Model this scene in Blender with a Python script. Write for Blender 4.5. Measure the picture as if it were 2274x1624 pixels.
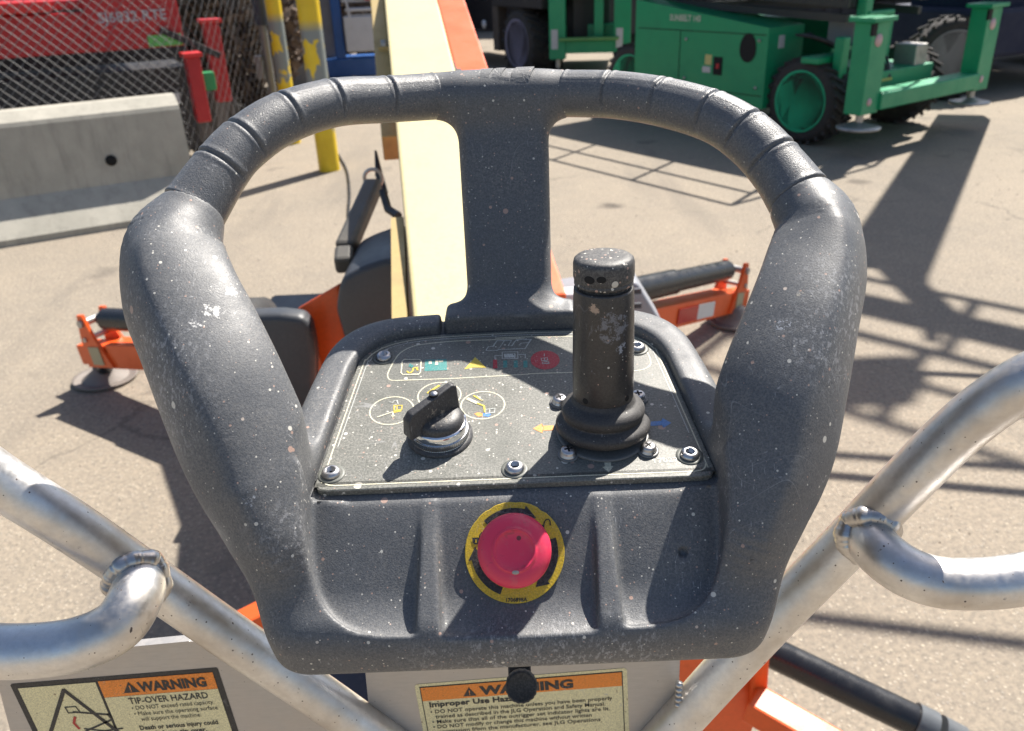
import bpy, bmesh, math, random
import numpy as np
from math import sin, cos, pi, radians, sqrt, atan2, tan
from mathutils import Vector, Matrix, noise
for o in list(bpy.data.objects): bpy.data.objects.remove(o)
S = bpy.context.scene
COL = S.collection
random.seed(7); RNG = np.random.default_rng(7)

# ------------------------------------------------------------------ camera
FPX, CX, CY, HC = 1867., 1137., 812., 1.8      # focal length / centre in pixels of a 2274 px wide frame, eye height
_p, _a = radians(26), radians(2.3)
FW = np.array([0, cos(_p), -sin(_p)]); _r0 = np.array([1., 0, 0]); _u0 = np.array([0, sin(_p), cos(_p)])
RT = _r0*cos(_a) - _u0*sin(_a); UP = _u0*cos(_a) + _r0*sin(_a); CAM = np.array([0, 0, HC])
cd = bpy.data.cameras.new('camera'); cam = bpy.data.objects.new('camera', cd); COL.objects.link(cam)
m = Matrix(((RT[0], UP[0], -FW[0], 0), (RT[1], UP[1], -FW[1], 0), (RT[2], UP[2], -FW[2], HC), (0, 0, 0, 1)))
cam.matrix_world = m
cd.sensor_width = 36; cd.lens = 36*FPX/2274; cd.clip_start = .02; cd.clip_end = 500
cd.dof.use_dof = True; cd.dof.focus_distance = .53; cd.dof.aperture_fstop = 14.0
S.camera = cam
S.render.resolution_x = 1024; S.render.resolution_y = 731

# ------------------------------------------------------------------ light
SUN_AZ, SUN_EL = radians(37), radians(52)      # azimuth to the right of +Y
w = bpy.data.worlds.new('World'); S.world = w; w.use_nodes = True
nt = w.node_tree; sky = nt.nodes.new('ShaderNodeTexSky'); sky.sky_type = 'NISHITA'; sky.sun_disc = False
sky.sun_elevation = SUN_EL; sky.sun_rotation = SUN_AZ; sky.dust_density = 1.5
nt.links.new(sky.outputs[0], nt.nodes['Background'].inputs[0]); nt.nodes['Background'].inputs[1].default_value = .068
sd = bpy.data.lights.new('sun', 'SUN'); sd.energy = 5.0; sd.angle = radians(.53); sd.color = (1, .94, .855)
sun = bpy.data.objects.new('sun', sd); COL.objects.link(sun)
SD = Vector((sin(SUN_AZ)*cos(SUN_EL), cos(SUN_AZ)*cos(SUN_EL), sin(SUN_EL)))
sun.rotation_euler = SD.to_track_quat('Z', 'Y').to_euler(); sun.location = SD*20
V = S.view_settings; V.view_transform = 'Standard'; V.look = 'None'; V.gamma = 1; V.use_curve_mapping = False; V.exposure = 1.08

# ------------------------------------------------------------------ measuring helpers (a sight line met with a real plane)
def ray(x, y): return FW + RT*(x-CX)/FPX + UP*(CY-y)/FPX
def pl(x, y, P, N):
    d = ray(x, y); N = np.array(N, float); return CAM + d*(np.dot(np.array(P, float)-CAM, N)/np.dot(d, N))
def atY(x, y, Y): d = ray(x, y); return CAM + d*(Y/d[1])
def atZ(x, y, Z=0): return pl(x, y, (0, 0, Z), (0, 0, 1))
T10 = radians(10)                              # console frame: x right, s back along the face plate, n out of the plate
CO = np.array([0, .43, 1.51]); CS = np.array([0, cos(T10), sin(T10)]); CN = np.array([0, -sin(T10), cos(T10)])
def loc(P): v = np.array(P)-CO; return np.array([v[0], v@CS, v@CN])
def wld(x, s, n): return CO + np.array([x, 0, 0]) + CS*s + CN*n
def onplate(x, y, n=0.): return loc(pl(x, y, CO+CN*n, CN))

# ------------------------------------------------------------------ materials
def mat(name): 
    m = bpy.data.materials.new(name); m.use_nodes = True; return m, m.node_tree, m.node_tree.nodes['Principled BSDF']
class NG:
    def __init__(s, t): s.t = t; s.n = t.nodes; s.l = t.links; s.c = None
    def co(s):
        if not s.c: s.c = s.n.new('ShaderNodeTexCoord')
        return s.c.outputs['Object']
    def mapped(s, sc):
        k = s.n.new('ShaderNodeMapping'); s.l.new(s.co(), k.inputs[0]); k.inputs['Scale'].default_value = sc; return k.outputs[0]
    def noise(s, scale, detail=3, rough=.6, vec=None):
        k = s.n.new('ShaderNodeTexNoise'); k.inputs['Scale'].default_value = scale; k.inputs['Detail'].default_value = detail
        k.inputs['Roughness'].default_value = rough; s.l.new(vec or s.co(), k.inputs['Vector']); return k.outputs['Fac']
    def voro(s, scale, vec=None, rnd=1):
        k = s.n.new('ShaderNodeTexVoronoi'); k.inputs['Scale'].default_value = scale; k.inputs['Randomness'].default_value = rnd
        s.l.new(vec or s.co(), k.inputs['Vector']); return k.outputs['Distance'], k.outputs['Color']
    def ramp(s, f, a, b, lo=0., hi=1.):
        k = s.n.new('ShaderNodeMapRange'); k.inputs[1].default_value = a; k.inputs[2].default_value = b
        k.inputs[3].default_value = lo; k.inputs[4].default_value = hi; k.clamp = True; s.l.new(f, k.inputs[0]); return k.outputs[0]
    def math(s, op, a, b=None, c=None):
        k = s.n.new('ShaderNodeMath'); k.operation = op
        for i, q in enumerate((a, b, c)):
            if q is None: continue
            if isinstance(q, (int, float)): k.inputs[i].default_value = q
            else: s.l.new(q, k.inputs[i])
        return k.outputs[0]
    def mix(s, f, a, b):
        k = s.n.new('ShaderNodeMix'); k.data_type = 'RGBA'
        for i, q in ((0, f), (6, a), (7, b)):
            if isinstance(q, (int, float)): k.inputs[i].default_value = q
            elif isinstance(q, tuple): k.inputs[i].default_value = (*q[:3], 1)
            else: s.l.new(q, k.inputs[i])
        return k.outputs[2]
    def sep(s, c):
        k = s.n.new('ShaderNodeSeparateColor'); s.l.new(c, k.inputs[0]); return k.outputs
    def xyz(s):
        k = s.n.new('ShaderNodeSeparateXYZ'); s.l.new(s.co(), k.inputs[0]); return k.outputs
    def bump(s, h, st, dist, prev=None):
        k = s.n.new('ShaderNodeBump'); k.inputs['Strength'].default_value = st; k.inputs['Distance'].default_value = dist
        s.l.new(h, k.inputs['Height'])
        if prev: s.l.new(prev, k.inputs['Normal'])
        return k.outputs[0]

def specks(g, scale, rmax, rare, vec=None):
    """mask of round drops: voronoi cells, each with its own random radius; rare = share of cells with no drop"""
    d, c = g.voro(scale, vec); q = g.sep(c)
    r = g.math('MULTIPLY', g.math('POWER', g.ramp(q[0], rare, 1), 2.2), rmax)
    e = g.math('SUBTRACT', r, d)
    return g.ramp(e, 0, .02), q

def plastic(name, base, rough=.5, dust=.35, grain=1., speck=1., scuffs=(), zones=()):
    m, t, b = mat(name); g = NG(t)
    fine = g.noise(1050, 2, .7); mid = g.noise(60, 4, .6); big = g.noise(14, 3, .5)
    col = g.mix(g.ramp(fine, .3, .75), tuple(c*.72 for c in base), tuple(c*1.32 for c in base))
    # dust that sticks in the moulded grain
    dm = g.math('MULTIPLY', g.ramp(g.noise(640, 2, .75), .42, .64), g.ramp(g.math('ADD', big, g.math('MULTIPLY', mid, .5)), .35, .95))
    col = g.mix(g.math('MULTIPLY', dm, dust), col, (.36, .34, .31))
    # whitish handling scuffs: thin crossed streaks inside worn zones
    s1 = g.ramp(g.noise(1, 3, .7, g.mapped((900, 120, 160))), .62, .70)
    s2 = g.ramp(g.noise(1, 3, .7, g.mapped((180, 700, 90))), .64, .71)
    sc = g.math('MAXIMUM', s1, s2)
    wear = g.math('MULTIPLY', sc, g.ramp(g.noise(22, 3, .6), .48, .62))
    for mp, ms in (((5, 60, 9), 9), ((48, 6, 30), 13)):         # long thin hairline scratches
        hl = g.ramp(g.math('ABSOLUTE', g.math('SUBTRACT', g.noise(1, .4, .4, g.mapped(mp)), .5)), .0035, .0012)
        wear = g.math('MAXIMUM', wear, g.math('MULTIPLY', g.math('MULTIPLY', hl, g.ramp(g.noise(ms, 3, .6), .57, .62)), .5))
    x, y, z = g.xyz()
    for (cx, cy, cz, rr, amt, colr) in zones:
        d = g.math('SQRT', g.math('ADD', g.math('ADD', g.math('POWER', g.math('SUBTRACT', x, cx), 2), g.math('POWER', g.math('SUBTRACT', y, cy), 2)), g.math('POWER', g.math('SUBTRACT', z, cz), 2)))
        zm = g.math('MULTIPLY', g.ramp(d, rr, rr*.25), amt)
        if colr is None: wear = g.math('MAXIMUM', wear, g.math('MULTIPLY', g.ramp(g.noise(1, 4, .75, g.mapped((420, 260, 260))), .53, .60), zm))
        else: col = g.mix(g.ramp(g.math('ADD', g.noise(260, 4, .8), g.math('MULTIPLY', zm, .5)), .96, 1.03), col, colr)
    col = g.mix(g.math('MULTIPLY', wear, .6), col, (.42, .42, .43))
    if speck:
        for scale, rmax, rare, k in ((62, .17*speck, .38, 0), (170, .22*speck, .42, 1), (430, .27*speck, .45, 2)):
            mk, q = specks(g, scale, rmax, rare)
            cc = g.mix(g.ramp(q[1], .45, .6), (.64, .61, .54), (.40, .27, .22))
            col = g.mix(g.math('MULTIPLY', mk, .92), col, cc)
    t.links.new(col, b.inputs['Base Color'])
    rr = g.ramp(g.math('ADD', g.math('MULTIPLY', mid, .6), g.math('MULTIPLY', big, .4)), .35, .65, rough-.1, rough+.12)
    t.links.new(rr, b.inputs['Roughness'])
    nb = g.bump(fine, .32*grain, .0006); nb = g.bump(g.noise(30, 2, .5), .25, .002, nb)
    t.links.new(nb, b.inputs['Normal']); b.inputs['Specular IOR Level'].default_value = .5
    return m

def paint(name, base, rough=.4, dirt=.25, dirtc=(.12, .10, .08), scale=6., bump=.15, metal=0.):
    m, t, b = mat(name); g = NG(t)
    a = g.noise(scale, 5, .65); f = g.noise(scale*18, 3, .7)
    col = g.mix(g.ramp(f, .3, .8), tuple(c*.88 for c in base), tuple(min(1, c*1.1) for c in base))
    col = g.mix(g.math('MULTIPLY', g.ramp(g.math('ADD', g.math('MULTIPLY', a, .7), g.math('MULTIPLY', f, .3)), .5, .68), dirt), col, dirtc)
    t.links.new(col, b.inputs['Base Color']); t.links.new(g.ramp(a, .3, .7, rough-.08, rough+.15), b.inputs['Roughness'])
    b.inputs['Metallic'].default_value = metal
    if bump: t.links.new(g.bump(f, bump, .002), b.inputs['Normal'])
    return m
def flat(name, base, rough=.55, metal=0.):
    m, t, b = mat(name); g = NG(t)
    f = g.noise(700, 2, .6); col = g.mix(g.ramp(f, .3, .75), tuple(c*.85 for c in base), tuple(min(1, c*1.12) for c in base))
    t.links.new(col, b.inputs['Base Color']); b.inputs['Roughness'].default_value = rough; b.inputs['Metallic'].default_value = metal
    return m

def aluminium(name, base=(.70, .69, .68), rough=.3, metal=1., stretch=(60, 60, 1400), spots=1.):
    m, t, b = mat(name); g = NG(t)
    br = g.noise(1, 3, .7, g.mapped(stretch)); big = g.noise(18, 4, .6); mid = g.noise(160, 3, .6)
    col = g.mix(g.ramp(br, .3, .7), tuple(c*.88 for c in base), base)
    col = g.mix(g.ramp(big, .42, .75), col, (.50, .46, .42))
    m1, q1 = specks(g, 80, .15*spots, .75); m2, q2 = specks(g, 330, .22*spots, .6)
    mk = g.math('MAXIMUM', m1, m2)
    # brown splashes and runs
    st = g.math('MULTIPLY', g.ramp(g.noise(1, 3, .7, g.mapped((150, 150, 90))), .68, .72), g.ramp(big, .50, .58))
    mk = g.math('MAXIMUM', mk, st)
    col = g.mix(g.math('MULTIPLY', mk, .9), col, (.055, .03, .022))
    t.links.new(col, b.inputs['Base Color'])
    t.links.new(g.math('MULTIPLY', g.math('SUBTRACT', 1, mk), metal), b.inputs['Metallic'])
    t.links.new(g.math('ADD', g.ramp(mid, .3, .7, rough-.06, rough+.1), g.math('MULTIPLY', mk, .3)), b.inputs['Roughness'])
    t.links.new(g.bump(g.math('ADD', br, g.math('MULTIPLY', mk, .8)), .10, .0006), b.inputs['Normal'])
    return m

# ------------------------------------------------------------------ mesh helpers
ORG = {}
class G:
    """collects faces; build() links them as ONE mesh object under a parent"""
    def __init__(s): s.v = []; s.f = []; s.sm = []
    def add(s, vs, fs, smooth=False):
        k = len(s.v); s.v += [tuple(map(float, p)) for p in vs]; s.f += [tuple(i+k for i in f) for f in fs]; s.sm += [smooth]*len(fs); return s
    def box(s, c, h, M=None, bev=0.):
        c = np.array(c, float); M = np.eye(3) if M is None else np.array(M)      # rows of M = box axes
        if bev <= 0:
            P = [c + M.T@np.array([sx*h[0], sy*h[1], sz*h[2]]) for sx in (-1, 1) for sy in (-1, 1) for sz in (-1, 1)]
            return s.add(P, [(0, 1, 3, 2), (4, 6, 7, 5), (0, 4, 5, 1), (2, 3, 7, 6), (0, 2, 6, 4), (1, 5, 7, 3)])
        bm = bmesh.new(); bmesh.ops.create_cube(bm, size=2)
        for q in bm.verts: q.co = Vector((q.co.x*h[0], q.co.y*h[1], q.co.z*h[2]))
        bmesh.ops.bevel(bm, geom=bm.edges[:], offset=bev, segments=2, profile=.5, affect='EDGES')
        bm.verts.index_update()
        P = [c + M.T@np.array(q.co) for q in bm.verts]; Fs = [[q.index for q in f.verts] for f in bm.faces]; bm.free()
        return s.add(P, Fs, False)
    def bar(s, a, b, wd, th, up=(0, 0, 1), bev=0.):
        a = np.array(a, float); b = np.array(b, float); d = b-a; L = np.linalg.norm(d); d = d/L
        x = np.cross(d, up); x /= np.linalg.norm(x); z = np.cross(x, d)
        return s.box((a+b)/2, (wd/2, L/2, th/2), [x, d, z], bev)
    def tube(s, pts, rad, seg=12, caps=True, closed=False):
        pts = [np.array(p, float) for p in pts]; n = len(pts); rr = rad if hasattr(rad, '__len__') else [rad]*n
        T = []
        for i in range(n):
            a = pts[(i-1) % n] if (closed or i > 0) else pts[i]; b = pts[(i+1) % n] if (closed or i < n-1) else pts[i]
            t_ = b-a; T.append(t_/max(1e-9, np.linalg.norm(t_)))
        x = np.cross(T[0], (0, 0, 1)); 
        if np.linalg.norm(x) < .1: x = np.cross(T[0], (1, 0, 0))
        x /= np.linalg.norm(x); vs = []
        for i in range(n):
            x = x - T[i]*np.dot(x, T[i]); x /= np.linalg.norm(x); y = np.cross(T[i], x)
            for k in range(seg): a = 2*pi*k/seg; vs.append(pts[i] + rr[i]*(cos(a)*x+sin(a)*y))
        fs = []
        for i in range(n if closed else n-1):
            j = (i+1) % n
            for k in range(seg): k2 = (k+1) % seg; fs.append((i*seg+k, i*seg+k2, j*seg+k2, j*seg+k))
        s.add(vs, fs, True)
        if caps and not closed:
            s.add(vs[:seg], [tuple(range(seg))[::-1]]); s.add(vs[-seg:], [tuple(range(seg))])
        return s
    def lathe(s, prof, c=(0, 0, 0), M=None, seg=32, smooth=True, fn=None):
        """prof = [(r, h)], revolved about axis 2 of M"""
        c = np.array(c, float); M = np.eye(3) if M is None else np.array(M); vs = []
        for i, (r, h) in enumerate(prof):
            for k in range(seg):
                a = 2*pi*k/seg; q = fn(i, a, r) if fn else r
                vs.append(c + M.T@np.array([q*cos(a), q*sin(a), h]))
        fs = [(i*seg+k, i*seg+(k+1) % seg, (i+1)*seg+(k+1) % seg, (i+1)*seg+k) for i in range(len(prof)-1) for k in range(seg)]
        s.add(vs, fs, smooth)
        if prof[0][0] > 1e-5: s.add(vs[:seg], [tuple(range(seg))[::-1]])
        if prof[-1][0] > 1e-5: s.add(vs[-seg:], [tuple(range(seg))])
        return s
    def prism(s, poly, a, b):
        """poly = list of 3D pts (planar); extruded by vector from +a to +b"""
        a = np.array(a, float); b = np.array(b, float); n = len(poly)
        vs = [np.array(p, float)+a for p in poly] + [np.array(p, float)+b for p in poly]
        fs = [tuple(range(n))[::-1], tuple(range(n, 2*n))] + [(i, (i+1) % n, n+(i+1) % n, n+i) for i in range(n)]
        return s.add(vs, fs)
    def build(s, name, m, parent=None, fix=True, world=True, autos=None, **kw):
        me = bpy.data.meshes.new(name); V_ = s.v
        if world and parent is not None:
            mi = ORG[parent.name]; V_ = [tuple(mi @ Vector(p)) for p in s.v]
        me.from_pydata(V_, [], s.f); me.polygons.foreach_set('use_smooth', s.sm)
        if fix:
            bm = bmesh.new(); bm.from_mesh(me); bmesh.ops.recalc_face_normals(bm, faces=bm.faces[:]); bm.to_mesh(me); bm.free()
        me.materials.append(m); me.update()
        o = bpy.data.objects.new(name, me); COL.objects.link(o)
        if parent is not None: o.parent = parent; ORG[o.name] = ORG[parent.name]
        for k, q in kw.items(): o[k] = q
        return o
def thing(name, label, cat, loc_=(0, 0, 0), rot=(0, 0, 0), group=None):
    o = bpy.data.objects.new(name, None); COL.objects.link(o); o.location = loc_; o.rotation_euler = rot; o.empty_display_size = .1
    o['label'] = label; o['category'] = cat
    if group: o['group'] = group
    M = Matrix.Translation(Vector(loc_)) @ Matrix.Rotation(rot[2], 4, 'Z') @ Matrix.Rotation(rot[1], 4, 'Y') @ Matrix.Rotation(rot[0], 4, 'X')
    ORG[o.name] = M.inverted(); return o
def copy_thing(src, loc_, rz, label, group):
    def cp(o, par):
        c = o.copy(); COL.objects.link(c); c.parent = par
        for k in [q for q in o.children]: cp(k, c)
        return c
    r = cp(src, None); r.location = loc_; r.rotation_euler = (0, 0, rz); r['label'] = label; r['group'] = group; return r
def catmull(P, n):
    P = np.array(P, float); Q = np.vstack([2*P[0]-P[1], P, 2*P[-1]-P[-2]]); out = []
    for i in range(1, len(Q)-2):
        for t in np.linspace(0, 1, n, endpoint=False):
            a, b, c, d = Q[i-1], Q[i], Q[i+1], Q[i+2]
            out.append(.5*((2*b)+(-a+c)*t+(2*a-5*b+4*c-d)*t*t+(-a+3*b-3*c+d)*t**3))
    out.append(P[-1]); return np.array(out)
def text_mesh(body, size, M, bold=0., align='LEFT', shear=0., sx=1., thick=0.):
    """vertices+faces of a line of lettering; M = 4x4 placing it"""
    cu = bpy.data.curves.new('txt', 'FONT'); cu.body = body; cu.size = size; cu.offset = bold; cu.align_x = align; cu.resolution_u = 2; cu.shear = shear
    cu.extrude = thick
    ob = bpy.data.objects.new('txt', cu); COL.objects.link(ob)
    me = bpy.data.meshes.new_from_object(ob)
    vs = [tuple(M @ Vector((q.co.x*sx, q.co.y, q.co.z))) for q in me.vertices]; fs = [tuple(p.vertices) for p in me.polygons]
    bpy.data.objects.remove(ob); bpy.data.curves.remove(cu); bpy.data.meshes.remove(me)
    return vs, fs
# ================================================================== CONSOLE BODY (signed distance field, meshed)
def legpath(rows):
    c = []; r = []
    for (px, py, Y, hw) in rows:
        P = atY(px, py, Y); c.append(loc(P)); r.append(hw*((P-CAM)@FW)/FPX)
    return np.array(c), np.array(r)
LEG_L = [(682, 1340, .405, 80), (632, 1195, .415, 120), (562, 1030, .433, 150), (494, 870, .452, 152), (444, 755, .474, 147), (398, 650, .497, 138), (386, 556, .524, 116), (428, 470, .550, 72)]
LEG_R = [(1612, 1310, .40, 80), (1652, 1175, .41, 120), (1700, 1020, .43, 150), (1737, 870, .45, 149), (1778, 725, .475, 134), (1811, 600, .506, 120), (1814, 508, .53, 95), (1775, 440, .55, 71)]
GRIP_L = [(428, 470, .550, 71), (492, 375, .572, 62), (540, 322, .588, 59), (625, 265, .613, 56), (740, 229, .642, 52), (862, 221, .668, 50), (970, 214, .685, 50)]
GRIP_R = [(1775, 440, .550, 70), (1732, 380, .567, 63), (1670, 313, .588, 60), (1590, 262, .610, 56), (1476, 228, .640, 53), (1362, 211, .668, 51), (1251, 208, .685, 50)]
DEP = np.array([0, cos(radians(24)), -sin(radians(24))])
def frames(c):
    T = np.gradient(c, axis=0); T /= np.linalg.norm(T, axis=1)[:, None]
    W = np.cross(T, DEP); W /= np.linalg.norm(W, axis=1)[:, None]; D = np.cross(W, T); return T, W, D
CHAINS = []
for rows in (LEG_L, LEG_R):
    c, r = legpath(rows); q = catmull(np.column_stack([c, r]), 8); c, r = q[:, :3], q[:, 3]
    u = np.linspace(0, 1, len(c)); b = np.interp(u, [0, .25, .7, .88, 1], [.024, .030, .027, .023, .0]); b = np.where(u > .9, np.interp(u, [.9, 1], [.0235, r[-1]]), b)
    b[u <= .9] = np.interp(u[u <= .9], [0, .25, .7, .9], [.022, .030, .026, .0235])
    b *= np.interp(u, [0, .15, .8, .97], [1, 1.3, 1.3, 1.]); pn = np.interp(u, [0, .2, .82, .97, 1], [2, 1.42, 1.45, 2, 2]); CHAINS.append((c, r, b, pn, *frames(c)))
barc, barr = legpath([(966, 214, .685, 50), (1040, 209, .687, 50), (1110, 206, .688, 50), (1180, 206, .688, 50), (1255, 208, .685, 50)])
q = catmull(np.column_stack([barc, barr]), 6); CHAINS.append((q[:, :3], q[:, 3], q[:, 3], q[:, 3]*0+2, *frames(q[:, :3])))
BARMID = barc[2]
def smin(a, b, k): h = np.clip(.5+.5*(b-a)/k, 0, 1); return b+(a-b)*h-k*h*(1-h)
def smax(a, b, k): return -smin(-a, -b, k)
def chain(PA, ch):
    c, r, b, pn, T, W, D = ch; mx = r.max(); lo_, hi_ = c.min(0)-mx, c.max(0)+mx
    q = np.maximum(np.maximum(lo_-PA, PA-hi_), 0); far = np.linalg.norm(q, axis=1); near = np.where(far < .045)[0]; P = PA[near]
    out = np.empty(len(P), np.float32); c32 = c.astype(np.float32)
    for i in range(0, len(P), 200000):
        p = P[i:i+200000]; d2 = (p*p).sum(1)[:, None]-2*p@c32.T+(c32*c32).sum(1)[None]
        k = np.clip(d2.argmin(1), 0, len(c)-1); v = p-c[k]; t = (v*T[k]).sum(1)
        k2 = np.clip(np.where(t > 0, k+1, k-1), 0, len(c)-1); L = np.linalg.norm(c[k2]-c[k], axis=1)+1e-9
        f = np.clip(np.abs(t)/L, 0, 1)*(k2 != k); f1 = 1-f
        cc = c[k]*f1[:, None]+c[k2]*f[:, None]; rr = r[k]*f1+r[k2]*f; bb = b[k]*f1+b[k2]*f; pp = pn[k]*f1+pn[k2]*f
        v = p-cc; x = (v*W[k]).sum(1); y = (v*D[k]).sum(1); z = (v*T[k]).sum(1)
        z = np.where((k == 0) | (k == len(c)-1), z, 0)
        qx, qy = np.sqrt((x/rr)**2+.002), np.sqrt((y/bb)**2+.006); qz = np.abs(z/rr); kk = (qx**pp+qy**pp+qz**2)**(1/pp)
        gx = (qx/kk)**(pp-1)/rr*np.abs(x/rr)/qx; gy = (qy/kk)**(pp-1)/bb*np.abs(y/bb)/qy; gz = 2/pp*qz/kk**(pp-1)/rr
        out[i:i+200000] = (kk-1)/np.maximum(np.sqrt(gx*gx+gy*gy+gz*gz), .35/rr)
    far[near] = out; return far
s33, c33, s42, c42 = sin(radians(30)), cos(radians(30)), sin(radians(40.5)), cos(radians(40.5))
def sdf(P):
    x, s, n = P[:, 0], P[:, 1], P[:, 2]; ax = np.abs(x+.002)
    f = radians(9); side = (ax-.1475)*cos(f)+(s-.075)*sin(f); side = smax(side, ax-.1485-.0065*np.clip(-(s+.02)/.05, 0, 1), .01)
    rear = s-.193+.5*x*x; front = -(s+.0825-.25*x*x)
    out2 = smax(smax(side, rear, .045), front, .027)
    crest = -(s+.006)*s33+(n+.005)*c33
    top = smax(n-.0085, crest, .010)
    body = smax(out2+np.clip(-n-.01, 0, 1)*.05, top, .014)
    body = smax(body, -(n+.083+.45*x*x*(1)-.25*(s+.08)), .019)
    legs = np.minimum(chain(P, CHAINS[0]), chain(P, CHAINS[1]))
    for ch in CHAINS[:2]:                                        # cut flat where the grip starts
        pass
    dl = smin(body, legs, .015)
    # strut
    A0, A1 = np.array([0, .182, -.01]), BARMID; a = (A1-A0); L = np.linalg.norm(a); a = a/L; bx = np.array([1., 0, 0]); bn = np.cross(bx, a)
    v = P-(A0+A1)/2; hh = (v@a)/L+.5; wx = .0325+.0035*hh; q = np.abs(np.stack([v[:, 0]-.001, v@bn, v@a], 1)); q[:, 0] -= wx-.009; q[:, 1] -= .0105-.009+.0005; q[:, 2] -= L/2-.009
    strut = np.linalg.norm(np.maximum(q, 0), axis=1)+np.minimum(q.max(1), 0)-.009
    bar = chain(P, CHAINS[2])
    bend = np.maximum(np.abs(P[:, 0]-(barc[0][0]+barc[-1][0])/2)-(barc[-1][0]-barc[0][0])/2, 0)
    bar = np.maximum(bar, np.abs(P[:, 0]-(barc[0][0]+barc[-1][0])/2)-(barc[-1][0]-barc[0][0])/2+.0004)
    tt = smin(strut, bar, .022)
    pad = np.abs(P-np.array([0.001, .178, .004])); pad = pad-np.array([.045, .008, .005]); pad = np.linalg.norm(np.maximum(pad, 0), axis=1)+np.minimum(pad.max(1), 0)-.006
    d = smin(smin(dl, pad, .004), tt, .016)
    notch = np.maximum(np.abs(np.abs(P[:, 0]-.001)-.0535)-.0016, np.maximum(.168-s, -.002-n)); notch = np.where(n < .02, notch, 1)
    d = smax(d, -notch, .003)
    # recess of the face plate
    f2 = radians(5.0); ip = (ax-.1240)*cos(f2)+(s-.015)*sin(f2); ir = s-.1700+.55*x*x
    rec = np.maximum(smax(ip, ir, .048), np.maximum(-(s+.0035), -(n+.0045)))
    rec = np.maximum(rec, n-.04)
    d = smax(d, -rec, .005)
    # basin below the plate: three bays left standing between two ribs
    face = -(s+.011)*s42+(n+.0085)*c42; shelf = n+.0490+.03*(s+.05)
    cut = smax(-face, -shelf, .012)
    rw = .0050+np.clip(-(s+.02), 0, .06)*.045
    cen = np.abs(x+.0015)-(.0525-rw)
    sid = smax(smax(ax-.1235, -(s+.0735), .055), .0525+rw-np.abs(x+.0015), .004)
    cut = smax(cut, np.minimum(cen, sid), .0045)
    cut = smax(cut, -(s+.0745-.3*x*x), .004)
    d = smax(d, -cut, .0028)
    # end faces at the grips
    for ch in CHAINS[:2]:
        c, T = ch[0][-1], ch[4][-1]; v = P-c; z = v@T; near = np.linalg.norm(v, axis=1)
        d = np.where(near < .06, smax(d, z+.0004, .0015), d)
    # mounting dimple
    dm = np.linalg.norm(P-np.array([.098, -.034, -.0295]), axis=1)-.0028
    return smax(d, -dm, .002)

def mesh_sdf(h=.0016):
    lo = np.array([-.262, -.105, -.10]); hi = np.array([.262, .325, .185]); B = 8
    nb = np.ceil((hi-lo)/(h*B)).astype(int); N = nb*B+1
    g = [lo[i]+np.arange(nb[i]+1)*h*B for i in range(3)]
    X = np.stack(np.meshgrid(*g, indexing='ij'), -1); co = sdf(X.reshape(-1, 3)).reshape(nb+1)
    cc = np.stack([co[a:nb[0]+a, b:nb[1]+b, c:nb[2]+c] for a in (0, 1) for b in (0, 1) for c in (0, 1)])
    act = (np.abs(cc).min(0) < h*B*1.7) | ((cc < 0).any(0) & (cc > 0).any(0))
    F = np.repeat(np.repeat(np.repeat(cc[0], B, 0), B, 1), B, 2).astype(np.float32); F = np.pad(F, ((0, 1), (0, 1), (0, 1)), constant_values=1)
    idx = np.argwhere(act); r = np.arange(B+1); off = np.stack(np.meshgrid(r, r, r, indexing='ij'), -1).reshape(-1, 3)
    for i in range(0, len(idx), 800):
        k = (idx[i:i+800, None]*B+off[None]).reshape(-1, 3); v = sdf(lo+k*h).astype(np.float32); F[k[:, 0], k[:, 1], k[:, 2]] = v
    sg = F < 0; n0, n1, n2 = F.shape
    cell = np.zeros((n0-1, n1-1, n2-1), np.int8)
    for a in (0, 1):
        for b in (0, 1):
            for c in (0, 1): cell += sg[a:n0-1+a, b:n1-1+b, c:n2-1+c]
    ca = np.argwhere((cell > 0) & (cell < 8)); ID = -np.ones(cell.shape, np.int32); ID[ca[:, 0], ca[:, 1], ca[:, 2]] = np.arange(len(ca))
    Pv = lo+(ca+.5)*h
    for it in range(4):                                          # pull vertices onto the surface
        d = sdf(Pv); e = .0004; gr = np.stack([(sdf(Pv+np.eye(3)[k]*e)-sdf(Pv-np.eye(3)[k]*e))/(2*e) for k in range(3)], 1) if it in (0, 2) else gr
        step = gr*(d/np.maximum((gr*gr).sum(1), .2))[:, None]; Pv = Pv-np.clip(step, -h*.5, h*.5)
    quads = []
    for ax in range(3):
        a, b = [k for k in range(3) if k != ax]; sl = [slice(None)]*3; s2 = [slice(None)]*3; sl[ax] = slice(0, -1); s2[ax] = slice(1, None)
        ch = np.argwhere(sg[tuple(sl)] != sg[tuple(s2)]); ch = ch[(ch[:, a] > 0) & (ch[:, b] > 0) & (ch[:, a] < cell.shape[a]) & (ch[:, b] < cell.shape[b])]
        fl = sg[tuple(ch.T)]; ea = np.eye(3, dtype=int)[a]; eb = np.eye(3, dtype=int)[b]
        q = np.stack([ID[tuple((ch-ea-eb).T)], ID[tuple((ch-eb).T)], ID[tuple(ch.T)], ID[tuple((ch-ea).T)]], 1)
        if ax == 1: fl = ~fl
        q[~fl] = q[~fl][:, ::-1]; quads.append(q)
    q = np.vstack(quads); q = q[(q >= 0).all(1)]; return Pv, q

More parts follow.
